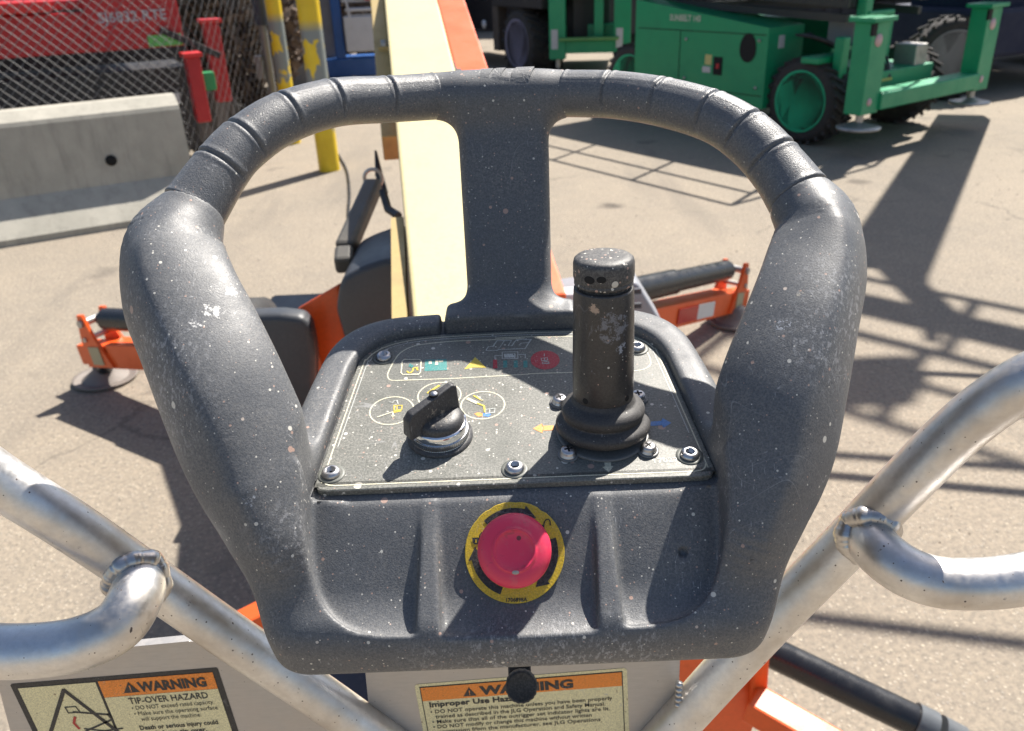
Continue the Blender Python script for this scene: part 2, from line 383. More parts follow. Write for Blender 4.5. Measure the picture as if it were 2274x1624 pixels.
console = thing('control_console', 'worn dark grey control console with looped handle, joystick and red stop button in the foreground', 'control console', CO, (T10, 0, 0))
M_BODY = plastic('moulded_plastic', (.096, .101, .109), .52, dust=.26, zones=[(-.2047, .0269, .0836, .042, .9, None), (-.196, .0077, .0652, .04, .9, None), (-.2246, .058, .0958, .03, .6, None), (.1937, .053, .1041, .03, .7, None), (.2017, .0423, .0854, .035, .95, None), (.182, .0208, .0817, .04, .8, None), (-.0164, -.080, -.066, .035, 1., None), (.0229, -.080, -.066, .035, 1., None), (.0569, -.079, -.064, .035, .95, None), (-.05, -.080, -.066, .03, .6, None), (-.1315, -.039, .0039, .030, .7, None), (-.1745, .0484, .1025, .014, 1., (.66, .65, .62)), (-.1679, .0658, .104, .012, 1., (.66, .65, .62)), (-.1805, .0380, .1010, .012, .95, (.62, .61, .59)), (.1595, .0348, .0859, .011, .92, (.42, .43, .46)), (.1711, .0495, .0979, .008, .95, (.36, .33, .28)), (-.1498, -.0326, .0273, .011, .98, (.42, .44, .47))])
Pv, Q = mesh_sdf()
me = bpy.data.meshes.new('body'); me.vertices.add(len(Pv)); me.vertices.foreach_set('co', Pv.ravel().astype(np.float32))
me.loops.add(len(Q)*4); me.loops.foreach_set('vertex_index', Q.ravel().astype(np.int32)); me.polygons.add(len(Q))
me.polygons.foreach_set('loop_start', np.arange(len(Q), dtype=np.int32)*4); me.polygons.foreach_set('loop_total', np.full(len(Q), 4, np.int32))
me.polygons.foreach_set('use_smooth', np.ones(len(Q), bool)); me.update(); me.validate(); me.materials.append(M_BODY)
bm = bmesh.new(); bm.from_mesh(me); ed = [e for e in bm.edges if e.is_boundary]; 
if ed: bmesh.ops.holes_fill(bm, edges=ed, sides=0)
LV = [v for v in bm.verts if v.co.z > .035 and abs(v.co.x) > .12 and (v.co.z < .085 or not any((v.co-Vector(ch[0][-1])).length < .042 for ch in CHAINS[:2]))]
for it in range(9): bmesh.ops.smooth_vert(bm, verts=LV, factor=.5, use_axis_x=True, use_axis_y=True, use_axis_z=True)
for it in range(3): bmesh.ops.smooth_vert(bm, verts=[v for v in bm.verts if any(e.calc_length() > .0030 or e.is_boundary for e in v.link_edges)], factor=.5, use_axis_x=True, use_axis_y=True, use_axis_z=True)
bm.to_mesh(me); bm.free(); me.polygons.foreach_set('use_smooth', np.ones(len(me.polygons), bool))
body = bpy.data.objects.new('body', me); COL.objects.link(body); body.parent = console; ORG['body'] = ORG[console.name]
print('body verts', len(Pv))

# grips: swept tubes with finger grooves across their upper half and a mould seam below
M_GRIP = plastic('grip_plastic', (.096, .101, .110), .42, dust=.24, grain=1.8, speck=.8)
def grip(rows, grooves):
    c, r = legpath(rows); q = catmull(np.column_stack([c, r]), 60); c, r = q[:, :3], q[:, 3].copy(); T, W, D = frames(c)
    gk = []
    for (gx, gy) in grooves:
        d = [np.linalg.norm(np.array(project(p))[:2]-np.array((gx, gy))) for p in c[::4]]; gk.append(np.argmin(d)*4)
    s_ = np.concatenate([[0], np.cumsum(np.linalg.norm(np.diff(c, axis=0), axis=1))])
    seg = 72; vs = []
    for i in range(len(c)):
        gd = sum(np.exp(-((s_[i]-s_[k])/.0011)**2) for k in gk); end = np.exp(-((s_[i])/.0012)**2)+np.exp(-((s_[-1]-s_[i])/.0012)**2)
        puff = .0004*np.exp(-((min([abs(s_[i]-s_[k]) for k in gk]+[s_[i], s_[-1]-s_[i]])-.0028)/.0018)**2)
        up = np.cross(T[i], np.array([1., 0, 0])); 
        for k in range(seg):
            a = 2*pi*k/seg; dr = cos(a)*W[i]+sin(a)*D[i]; fr = max(0., min(1., (dr@np.array([0, -.2, 1.])+.25)*2.2))
            sm = -.0007*np.exp(-(((a-(pi*1.5+SEAM*.62)+pi) % (2*pi)-pi)/.045)**2)
            sm = max(sm, -.001)
            vs.append(c[i]+dr*(r[i]-.0016*gd*fr-.0022*end+puff*fr-sm*.6))
    fs = [(i*seg+k, i*seg+(k+1) % seg, (i+1)*seg+(k+1) % seg, (i+1)*seg+k) for i in range(len(c)-1) for k in range(seg)]
    g = G(); g.add(vs, fs, True); g.add(vs[:seg], [tuple(range(seg))[::-1]]); g.add(vs[-seg:], [tuple(range(seg))]); return g
def project(P): 
    v = np.array(wld(*P))-CAM; t = v@FW; return CX+FPX*(v@RT)/t, CY-FPX*(v@UP)/t
SEAM = 1
grip(GRIP_L, [(492, 378), (540, 312), (628, 240), (740, 215), (860, 196)]).build('grip', M_GRIP, console, world=False, label='ribbed grip on the left of the handle loop')
SEAM = -1
grip(GRIP_R, [(1725, 346), (1664, 285), (1588, 224), (1475, 190), (1360, 182)]).build('grip', M_GRIP, console, world=False, label='ribbed grip on the right of the handle loop')
# ================================================================== CONSOLE FITTINGS
I3 = np.eye(3)
def stroke(g, pts, wd, n, closed=False):
    """a printed line: flat strip following 2D points on the plate"""
    P = [np.array(p[:2], float) for p in pts]; k = len(P); L_ = []; R_ = []
    for i in range(k):
        a = P[(i-1) % k] if (closed or i) else P[i]; b = P[(i+1) % k] if (closed or i < k-1) else P[i]
        t = b-a; t /= max(1e-9, np.linalg.norm(t)); nn = np.array([-t[1], t[0]]); sc = 1.
        if (closed or 0 < i < k-1):
            t1 = P[i]-a; t1 /= max(1e-9, np.linalg.norm(t1)); sc = 1/max(.45, abs(np.dot(nn, np.array([-t1[1], t1[0]]))))
        L_.append(P[i]+nn*wd/2*sc); R_.append(P[i]-nn*wd/2*sc)
    vs = [(*p, n) for p in L_]+[(*p, n) for p in R_]
    fs = [(i, (i+1) % k, k+(i+1) % k, k+i) for i in range(k if closed else k-1)]
    g.add(vs, fs)
def smooth2(pts, n=6): return catmull([(p[0], p[1]) for p in pts], n)
def cA(x, y, n=.0): return onplate((1000+.4002*x)*.6473, (1050+.4002*y)*.6473, n)[:2]      # measured on plate close-ups
def cB(x, y, n=.0): return onplate((1700+.4002*x)*.6473, (1050+.4002*y)*.6473, n)[:2]
def cJ(x, y, n=.0): return onplate((1650+.1539*x)*.6473, (1100+.1539*y)*.6473, n)[:2]
M_PLATE = plastic('face_plate_print', (.118, .122, .108), .46, dust=.6, grain=.5, speck=1.25)
M_INK = plastic('cream_ink', (.60, .57, .43), .5, dust=.3, grain=.3, speck=.6)
M_INKW = plastic('grey_ink', (.44, .46, .44), .5, dust=.3, grain=.3, speck=.5)
def inkm(n, c): return plastic(n, c, .5, dust=.3, grain=.3, speck=.6)
M_TEAL, M_YEL, M_RED, M_ORA, M_BLU = inkm('teal_ink', (.03, .22, .21)), inkm('yellow_ink', (.62, .47, .05)), inkm('red_ink', (.42, .02, .04)), inkm('orange_ink', (.8, .30, .05)), inkm('blue_ink', (.05, .20, .52))
M_STEEL = aluminium('screw_steel', (.55, .55, .57), .32, spots=.3); M_DARK = flat('dark_hole', (.006, .006, .007), .8)
half = [(0, .0003), (.115, .0003), (.1205, .0018), (.1232, .007), (.1230, .013), (.1130, .128), (.1105, .1400), (.1050, .1500), (.0955, .1580), (.083, .1632), (.066, .1665), (.035, .1682), (0, .1690)]
half = [half[0]]+[tuple(q) for q in catmull(half[1:], 4)]
PX = -.001
outl = [(PX+x, y) for x, y in half]+[(PX-x, y) for x, y in half[::-1][1:-1]]
g = G(); n0 = len(outl); ins = lambda d: [(PX+(x-PX)*(1-d/.12), .084+(y-.084)*(1-d/.084)) for x, y in outl]
g.add([(*p, -.0043) for p in outl]+[(*p, -.0006) for p in outl]+[(*p, 0.) for p in ins(.0007)], [(i, (i+1) % n0, n0+(i+1) % n0, n0+i) for i in range(n0)]+[(n0+i, n0+(i+1) % n0, 2*n0+(i+1) % n0, 2*n0+i) for i in range(n0)]+[tuple(range(2*n0, 3*n0))])
plate = g.build('control_plate', M_PLATE, console, world=False, label='dust speckled black plate with printed symbols')
H1, H2 = .00015, .0003
g = G(); stroke(g, ins(.0042), .0009, H1, True); g.build('border_line', M_INK, plate, world=False)
g = G(); stroke(g, [p for p in ins(.0068) if p[1] > .02], .0006, H1); g.build('border_line', M_INKW, plate, world=False)
g = G(); pnl = [cA(*p) for p in [(1999, 278), (1700, 292), (1400, 303), (1165, 325), (1050, 345), (960, 385), (905, 435), (865, 500), (828, 575), (828, 615), (850, 636), (905, 640), (1400, 622), (1999, 588)]]+[cB(*p) for p in [(300, 582), (660, 571), (1150, 560), (1290, 535), (1330, 480), (1290, 380), (1230, 300), (1100, 268), (660, 262), (300, 266), (0, 278)]]
stroke(g, [tuple(q) for q in catmull(pnl[:12], 4)]+[tuple(q) for q in catmull(pnl[12:], 4)], .0009, H1); g.build('panel_outline', M_INK, plate, world=False)
RC = [onplate(870, 912)[:2], onplate(977, 897)[:2]+np.array([0, .0]), onplate(1073, 897)[:2]]
RC[1] = onplate((1000+.4002*1268)*.6473, (1050+.4002*768)*.6473)[:2]; RC[2] = onplate((1000+.4002*1640)*.6473, (1050+.4002*850)*.6473)[:2]
for c in RC:
    g = G(); stroke(g, [c+.0150*np.array([cos(a), sin(a)]) for a in np.linspace(0, 2*pi, 48, endpoint=False)], .0010, H1, True); g.build('ring_symbol', M_INK, plate, world=False)
def poly(g, pts, n=H1): g.add([(*p[:2], n) for p in pts], [tuple(range(len(pts)))])
def quadline(name, m, lines, wd, f=cA, n=H2):
    g = G()
    for l in lines: stroke(g, [f(*p) for p in l], wd, n)
    return g.build(name, m, plate, world=False)
quadline('boom_symbol', M_INK, [[(735, 955), (870, 910)], [(870, 912), (872, 960), (885, 940)], [(872, 955), (860, 938)]], .0010)
quadline('boom_symbol', M_YEL, [[(870, 910), (935, 895)], [(880, 900), (880, 855), (948, 855), (945, 890), (880, 900)], [(905, 860), (905, 900)]], .0008)
g = G(); poly(g, [cA(870, 905), cA(945, 890), cA(940, 905), cA(880, 918)]); g.build('boom_symbol', M_YEL, plate, world=False)
quadline('boom_symbol', M_INKW, [[(835, 825), (870, 830), (880, 815), (905, 812), (915, 845), (885, 848)]], .0006)
quadline('boom_symbol', M_YEL, [[(1165, 750), (1270, 682)]], .0018)
quadline('boom_symbol', M_INK, [[(1505, 795), (1600, 838)]], .0026)
quadline('boom_symbol', M_YEL, [[(1590, 835), (1650, 858), (1660, 915)], [(1560, 770), (1640, 815)]], .0013)
quadline('boom_symbol', M_INKW, [[(1665, 890), (1745, 880), (1740, 915), (1665, 925), (1665, 890)], [(1700, 882), (1698, 920)], [(1590, 770), (1640, 818), (1625, 795)]], .0007)
for m_, pts in ((M_ORA, [(1568, 925), (1600, 912), (1638, 922), (1640, 945), (1600, 950)]), (M_BLU, [(1640, 922), (1690, 915), (1712, 930), (1690, 952), (1640, 945)])):
    g = G(); poly(g, [cA(*p) for p in pts]); g.build('arrow_symbol', m_, plate, world=False)
# indicator row
quadline('lock_symbol', M_INK, [[(965, 462), (1100, 462), (1112, 475), (1105, 572), (1090, 588), (955, 590), (940, 575), (950, 475), (965, 462)]], .0009)
quadline('lock_symbol', M_TEAL, [[(1005, 520), (1045, 512)], [(1015, 500), (1035, 530)]], .0016)
quadline('lock_symbol', M_YEL, [[(1040, 558), (1045, 535), (1075, 530), (1082, 555)], [(990, 560), (1005, 575), (1025, 572), (1040, 558)]], .0012)
g = G(); poly(g, [cA(*p) for p in [(1145, 462), (1330, 455), (1335, 552), (1140, 560)]]); g.build('indicator_window', M_TEAL, plate, world=False)
quadline('indicator_symbol', M_INK, [[(1190, 475), (1190, 500)], [(1246, 466), (1244, 508)], [(1262, 478), (1300, 474)]], .0022)
g = G(); poly(g, [cA(*p) for p in [(1480, 545), (1575, 440), (1670, 530), (1560, 528)]]); g.build('warning_symbol', M_YEL, plate, world=False)
g = G()
poly(g, [cA(1728, 462), cA(1762, 462), cA(1766, 535), cA(1728, 538)]); g.build('indicator_window', M_RED, plate, world=False)
for x in (1815, 1905, 1988):
    g = G(); poly(g, [cA(x, 470), cA(x+34, 469), cA(x+36, 528), cA(x, 530)]); g.build('indicator_window', M_TEAL, plate, world=False)
quadline('battery_symbol', M_INKW, [[(475, 710), (820, 705), (825, 850), (475, 855), (475, 710)], [(475, 785), (310, 795), (315, 875)], [(825, 765), (985, 762), (990, 850)]], .0007, cJ)
g = G(); poly(g, [cJ(515, 745), cJ(770, 740), cJ(772, 825), cJ(520, 830)]); g.build('battery_symbol', M_INKW, plate, world=False)
quadline('battery_symbol', M_DARK, [[(545, 778), (572, 777)], [(710, 770), (748, 769)], [(729, 755), (729, 785)]], .0004, cJ, .00045)
c = cJ(1430, 880); g = G(); poly(g, [c+np.array([.0112*cos(a), .0125*sin(a)])*.95 for a in np.linspace(0, 2*pi, 32, endpoint=False)]); g.build('overload_symbol', M_RED, plate, world=False)
quadline('overload_symbol', M_INKW, [[(1340, 850), (1480, 835), (1490, 890), (1355, 905), (1340, 850)], [(1412, 842), (1420, 898)], [(1370, 935), (1515, 925), (1515, 960), (1370, 970), (1370, 935)], [(1400, 905), (1470, 920)], [(1413, 745), (1413, 805)]], .0006, cJ)
LOGO = [[(110, 675), (165, 590), (270, 585), (355, 460), (685, 447), (605, 573), (690, 570), (760, 470), (800, 437), (1115, 427), (985, 632), (385, 655), (520, 458)], [(110, 675), (370, 672), (385, 655)], [(1065, 497), (890, 515), (850, 560), (890, 558)]]
quadline('maker_logo', M_INKW, LOGO, .00075, cJ)
for m_, pts, f in ((M_ORA, [(320, 1052), (398, 1008), (396, 1028), (498, 1024), (498, 1066), (400, 1070), (402, 1092)], cB), (M_BLU, [(1332, 992), (1432, 985), (1430, 962), (1508, 1004), (1440, 1046), (1436, 1024), (1328, 1030)], cB), (M_INK, [(930, 1318), (988, 1318), (990, 1375), (1012, 1375), (970, 1428), (915, 1382), (938, 1380)], cB)):
    g = G(); pp = [f(*p) for p in pts]; g.add([(*p, H1) for p in pp]+[(sum(p[0] for p in pp)/7, sum(p[1] for p in pp)/7, H1)], [(i, (i+1) % 7, 7) for i in range(7)]); g.build('direction_arrow', m_, plate, world=False)
a, b = cB(1345, 1348), cB(1560, 1336); d = b-a; L = np.linalg.norm(d)
M4 = Matrix(((d[0]/L, -d[1]/L, 0, a[0]), (d[1]/L, d[0]/L, 0, a[1]), (0, 0, 1, H1), (0, 0, 0, 1)))
g = G(); g.add(*text_mesh('1702750E', .0058, M4, sx=1.15)); g.build('lettering', M_INKW, plate, world=False)
# plate screws
def hexr(i, a, r):
    if i >= 5: k = (a+.3) % (pi/3)-pi/6; return r*.9/cos(k)*.98
    return r
for i, (sx, sy) in enumerate([(735, 1048), (1143, 1037), (1532, 1007), (852, 790), (1415, 770)]):
    c = onplate(sx, sy, .002); c = (c[0], c[1], 0.); th = i*.37
    R2 = np.array([[cos(th), sin(th), 0], [-sin(th), cos(th), 0], [0, 0, 1]])
    g = G(); g.lathe([(.0060, .0004), (.0062, .0012), (.0057, .0026), (.0047, .0036), (.0036, .0040), (.0030, .0040), (.0029, .0012), (.00005, .0010)], c, R2, 24, True, hexr)
    sc = g.build('screw', M_STEEL, plate, world=False)
    g = G(); g.lathe([(.0087, .0001), (.0085, .0006), (.0066, .0006)], c, None, 28); g.build('washer', flat('clear_washer', (.13, .135, .12), .5) if i == 0 else bpy.data.materials['clear_washer'], plate, world=False)
    g = G(); g.lathe([(.0028, .0011), (.00005, .0012)], c, R2, 6); g.build('hex_recess', M_DARK, plate, world=False)

# selector knob
KC = onplate(977, 962, .003); kc = (KC[0], KC[1], 0)
M_KNOB = plastic('knob_plastic', (.045, .045, .048), .42, dust=.12, speck=.6, zones=[(KC[0], KC[1]-.006, .022, .022, .85, (.30, .26, .21))])
M_CHROME = flat('chrome', (.85, .85, .86), .06, 1.)
g = G(); g.lathe([(.0215, .0003), (.0213, .0022), (.0185, .0026), (.018, .0030)], kc, None, 48); ring = g.build('selector_knob', M_KNOB, console, world=False, label='rotary selector with a slanted black lever and chrome collar')
g = G(); g.lathe([(.0190, .0028), (.0192, .0032), (.0192, .0070), (.0188, .0074), (.0178, .0076)], kc, None, 160, False, lambda i, a, r: r-(.00045 if int(round(a/(2*pi)*160)) % 2 else 0) if i in (1, 2) else r); g.build('knurled_ring', flat('dull_chrome', (.55, .55, .56), .22, 1.), ring, world=False)
g = G(); g.lathe([(.0182, .0074), (.0184, .0080), (.0182, .0124), (.0178, .0132), (.0160, .0134)], kc, None, 64); g.build('chrome_collar', M_CHROME, ring, world=False)
g = G(); g.lathe([(.0166, .0130), (.0166, .0152), (.0158, .0178), (.0135, .0198), (.0090, .0208), (.0001, .0210)], kc, None, 48); g.build('knob_base', M_KNOB, ring, world=False)
# lever: a bevelled fin, swept back, lying across the knob
A2 = onplate(902, 952, .020); B2 = onplate(1012, 884, .024); ax_ = np.array([B2[0]-A2[0], B2[1]-A2[1], 0]); LL = np.linalg.norm(ax_); ax_ /= LL; nx = np.array([-ax_[1], ax_[0], 0])
mid = (A2+B2)/2; mid[2] = 0; bm = bmesh.new(); prof = [(-.5, .0125), (-.49, .026), (-.40, .0305), (.42, .0375), (.50, .0355), (.50, .0150), (.30, .0145), (-.30, .0130)]
prof = [(a*LL, b) for a, b in prof]; wl = lambda a, z: (.0052-(z-.012)*.10)*(1-.15*abs(a/LL)**2)
vv = [[bm.verts.new(tuple(mid+ax_*a+nx*sg*wl(a, z)+np.array([0, 0, z]))) for a, z in prof] for sg in (-1, 1)]
n8 = len(prof); bm.faces.new(vv[0]); bm.faces.new(vv[1][::-1])
for i in range(n8): bm.faces.new((vv[0][i], vv[1][i], vv[1][(i+1) % n8], vv[0][(i+1) % n8]))
bmesh.ops.recalc_face_normals(bm, faces=bm.faces[:]); bmesh.ops.bevel(bm, geom=bm.edges[:], offset=.0012, segments=3, profile=.6, affect='EDGES')
me = bpy.data.meshes.new('lever'); bm.to_mesh(me); bm.free(); me.materials.append(M_KNOB); me.polygons.foreach_set('use_smooth', [True]*len(me.polygons))
lv = bpy.data.objects.new('lever', me); COL.objects.link(lv); lv.parent = ring
hc = mid+ax_*(.10*LL)+nx*.0008; 
g = G(); g.lathe([(.0034, .0358), (.0032, .0353), (.0030, .0300)], (hc[0], hc[1], 0.0), None, 20); g.lathe([(.0033, .03575), (.00005, .0358)], (hc[0], hc[1], 0), None, 20); g.build('screw_hole', M_DARK, ring, world=False)
g = G(); g.lathe([(.0022, .0359), (.0018, .0364), (.00005, .0366)], (hc[0]+.0002, hc[1]-.0007, 0), None, 16); g.build('screw', M_STEEL, ring, world=False)

# joystick
JB = onplate(1339, 948, .004); JT = onplate(1341, 586, .113)
ja = np.array([JT[0]-JB[0], JT[1]-JB[1], .113-.0]); ja /= np.linalg.norm(ja); jx = np.cross(ja, (0, 1, 0)); jx /= np.linalg.norm(jx); JM = np.array([jx, np.cross(ja, jx), ja]); jb = np.array([JB[0], JB[1], 0])
M_RUB = plastic('black_rubber', (.040, .038, .038), .62, dust=.10, grain=.8, speck=.45)
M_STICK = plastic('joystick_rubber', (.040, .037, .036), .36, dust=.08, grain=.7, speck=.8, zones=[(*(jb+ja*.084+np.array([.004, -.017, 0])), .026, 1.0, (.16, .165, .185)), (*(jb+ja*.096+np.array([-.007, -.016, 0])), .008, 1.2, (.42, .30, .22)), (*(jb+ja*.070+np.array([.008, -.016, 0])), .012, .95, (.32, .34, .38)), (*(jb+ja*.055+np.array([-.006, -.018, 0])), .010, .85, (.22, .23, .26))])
g = G(); g.lathe([(.0300, .0002), (.0302, .0014), (.0296, .0018), (.028, .0018)], jb, None, 56)
scr = [onplate(1243, 888, .003), onplate(1262, 1004, .003), onplate(1440, 995, .003), onplate(1417, 880, .003)]
for q in scr:
    d = np.array([jb[0]-q[0], jb[1]-q[1], 0]); e = q[:2]; g.lathe([(.0068, .0002), (.0068, .0012), (.0060, .0014), (.0001, .0014)], (q[0], q[1], 0), None, 24)
js = g.build('joystick', flat('flange_grey', (.16, .16, .155), .45), console, world=False, label='upright black joystick in a ribbed rubber boot')
g = G(); pr = []
for (r, h) in [(.0270, .0015), (.0292, .0030), (.0306, .0055), (.0305, .0080), (.0290, .0100), (.0262, .0118), (.0255, .0130), (.0262, .0145), (.0268, .0165), (.0266, .0190), (.0250, .0212), (.0225, .0228), (.0205, .0240), (.019, .0270), (.017, .030)]: pr.append((r, h))
prs = catmull(pr, 3); g.lathe([tuple(q) for q in prs], jb, JM, 64); g.build('boot', M_RUB, js, world=False)
g = G(); rs = .0189
g.lathe([(.0150, .0255), (.0185, .0262), (.0193, .0275), (.0193, .045), (.0188, .080), (.0183, .0995), (.0181, .1003), (.0172, .1006)], jb, JM, 64); st = g.build('grip', M_STICK, js, world=False)
g = G(); g.lathe([(.0154, .1000), (.0154, .1028), (.0174, .1030), (.0179, .1034), (.0179, .1050), (.0174, .1056), (.0180, .1062), (.0184, .1080), (.0184, .1160), (.0178, .1185), (.0162, .1198), (.0120, .1204), (.00005, .1205)], jb, JM, 64, True); g.build('cap', plastic('cap_rubber', (.05, .05, .052), .5, dust=.3, speck=1.8), js, world=False)
for az, h, rr, R0 in ((.85, .0306, .0018, .0194), (2.35, .0310, .0018, .0194), (.98, .1105, .0021, .0185), (1.38, .1112, .0018, .0185)):
    rd = JM.T@np.array([cos(az), sin(az), 0]); tg = np.cross(ja, rd); g = G()
    # small round holes: dark discs seated in the wall
    g.lathe([(rr*1.15, -.0006), (rr*1.15, .0001), (rr, .00016), (.00005, .0002)], jb+ja*h+rd*(R0-.0002), np.array([tg*(1.4 if h > .05 else 1), ja, rd]), 16); g.build('hole', M_DARK, js, world=False)
for q in scr:
    c = (q[0], q[1], 0); g = G(); g.lathe([(.0054, .0010), (.0055, .0016), (.0048, .0020), (.0048, .0044), (.0042, .0053), (.0030, .0057), (.00005, .0059)], c, None, 24); s_ = g.build('pan_screw', M_STEEL, js, world=False)
    g = G(); t = random.random(); 
    for k in range(2): a = t+k*pi/2; g.box((c[0], c[1], .00575), (.0026, .0006, .0003), [(cos(a), sin(a), 0), (-sin(a), cos(a), 0), (0, 0, 1)])
    g.build('cross_recess', M_DARK, js, world=False)

# emergency stop
EC = loc(pl(1143, 1226, wld(0, -.011, -.0085), (CN*c42-CS*s42))); f_ = np.array([0, c42, s42]); en = np.array([0, -s42, c42]); EC = EC+en*.0012
ex = np.array([cos(radians(0)), 0, 0]); EM = np.array([ex, f_, en])
M_YL = plastic('yellow_label', (.60, .42, .025), .45, dust=.15, grain=.5, speck=.5)
bm_ = G(); seg = 96
bm_.lathe([(.0297, .0001), (.0297, .0011), (.0294, .0013), (.0001, .0013)], EC, EM, seg, False, lambda i, a, r: r-(.0007*max(0, sin(a*17+1)*sin(a*5))*(1 if .9 < a < 2.6 else 0)) if r > .02 else r)
rl = bm_.build('yellow_ring_label', M_YL, console, world=False, label='round yellow label with black arrows and padlocks')
kE = .0294/618; rot = radians(-2.3)
def eP(x, y, n=.0016): X, Y_ = (x-985)*kE, -(y-805)*kE; X, Y_ = X*cos(rot)-Y_*sin(rot), X*sin(rot)+Y_*cos(rot); return EC+ex*X+f_*Y_+en*n
def arcpoly(cx, cy, r0, r1, a0, a1, head, n=14):
    """curved arrow as a strip; angles in crop space, clockwise positive"""
    P0 = [(cx+r0*cos(a), cy+r0*sin(a)) for a in np.linspace(a0, a1, n)]; P1 = [(cx+r1*cos(a), cy+r1*sin(a)) for a in np.linspace(a0, a1, n)]
    rm = (r0+r1)/2; hw = abs(r1-r0)*1.0; tip = (cx+rm*cos(a1+head), cy+rm*sin(a1+head)); hA = (cx+(rm-hw)*cos(a1), cy+(rm-hw)*sin(a1)); hB = (cx+(rm+hw)*cos(a1), cy+(rm+hw)*sin(a1))
    vs = [eP(*p) for p in P0]+[eP(*p) for p in P1]+[eP(*tip), eP(*hA), eP(*hB)]
    return vs, [(i, i+1, n+i+1, n+i) for i in range(n-1)]+[(2*n, 2*n+1, 2*n+2)]
M_BLK = plastic('black_ink', (.02, .018, .018), .5, dust=.2, speck=.5)
for a0, a1, hd in ((-2.37, -1.33, .34), (-.33, .72, .30), (1.9, 2.95, .32)):
    g = G(); g.add(*arcpoly(985, 805, 455, 545, a0, a1, hd)); g.build('turn_arrow', M_BLK, rl, world=False)
for (x, y) in ((500, 670), (1312, 510)):
    g = G(); body_ = [(x-48, y-38), (x+48, y-38), (x+46, y+20), (x+20, y+42), (x-20, y+42), (x-46, y+20)]
    g.add([eP(*p) for p in body_], [tuple(range(6))]); sh = [(x+40, y-38), (x+48, y-75), (x+72, y-105), (x+105, y-105), (x+122, y-75), (x+120, y-30)]
    for i in range(5):
        p, q = np.array(sh[i]), np.array(sh[i+1]); t = (q-p)/np.linalg.norm(q-p); nn = np.array([-t[1], t[0]])*7; g.add([eP(*(p+nn)), eP(*(q+nn)), eP(*(q-nn)), eP(*(p-nn))], [(0, 1, 2, 3)])
    g.build('padlock_symbol', M_BLK, rl, world=False)
    g = G(); g.add([eP(x-9+q[0], y+q[1], .0018) for q in ((0, -16), (18, -16), (14, 2), (22, 22), (-4, 22), (4, 2))], [(0, 1, 2, 3, 4, 5)]); g.build('padlock_symbol', M_YL, rl, world=False)
a, b = eP(868, 1410), eP(1128, 1402); d = Vector(b-a).normalized(); nz = Vector(en); yy = nz.cross(d)
M4 = Matrix(((d.x, yy.x, nz.x, a[0]), (d.y, yy.y, nz.y, a[1]), (d.z, yy.z, nz.z, a[2]), (0, 0, 0, 1)))
g = G(); g.add(*text_mesh('1706898A', .0031, M4, bold=.00006)); g.build('lettering', M_BLK, rl, world=False)
M_RB, t_, b_ = mat('red_button'); g_ = NG(t_)
cl = g_.mix(g_.ramp(g_.noise(90, 4, .7), .55, .75), (.74, .04, .10), (.66, .09, .13)); mk, q_ = specks(g_, 150, .26, .6); cl = g_.mix(mk, cl, (.16, .03, .035))
cl = g_.mix(g_.math('MULTIPLY', g_.ramp(g_.noise(1, 3, .7, g_.mapped((60, 160, 160))), .60, .70), .5), cl, (.16, .05, .05)); t_.links.new(cl, b_.inputs['Base Color']); b_.inputs['Roughness'].default_value = .42
t_.links.new(g_.bump(g_.noise(500, 3, .6), .12, .0005), b_.inputs['Normal'])
g = G(); g.lathe([(.0150, .0012), (.0150, .0150), (.0185, .0165), (.0207, .0185), (.0213, .0205), (.0209, .0225), (.0196, .0250), (.0170, .0268), (.0140, .0276), (.0128, .0277), (.0125, .0284), (.0122, .0288), (.0113, .0288), (.0110, .0283), (.0105, .0277), (.006, .0272), (.00005, .0271)], EC+f_*.0005, EM, 72)
sb = g.build('stop_button', M_RB, console, world=False, label='round pinkish red mushroom stop button')
g = G(); q = EC-f_*.0118+ex*.0002+en*.0289; g.lathe([(.0021, -.0008), (.0020, .0), (.00005, .0003)], q, np.array([ex, f_*.55, en]), 16); g.build('paint_drop', flat('grey_paint', (.40, .38, .33), .5), sb, world=False)
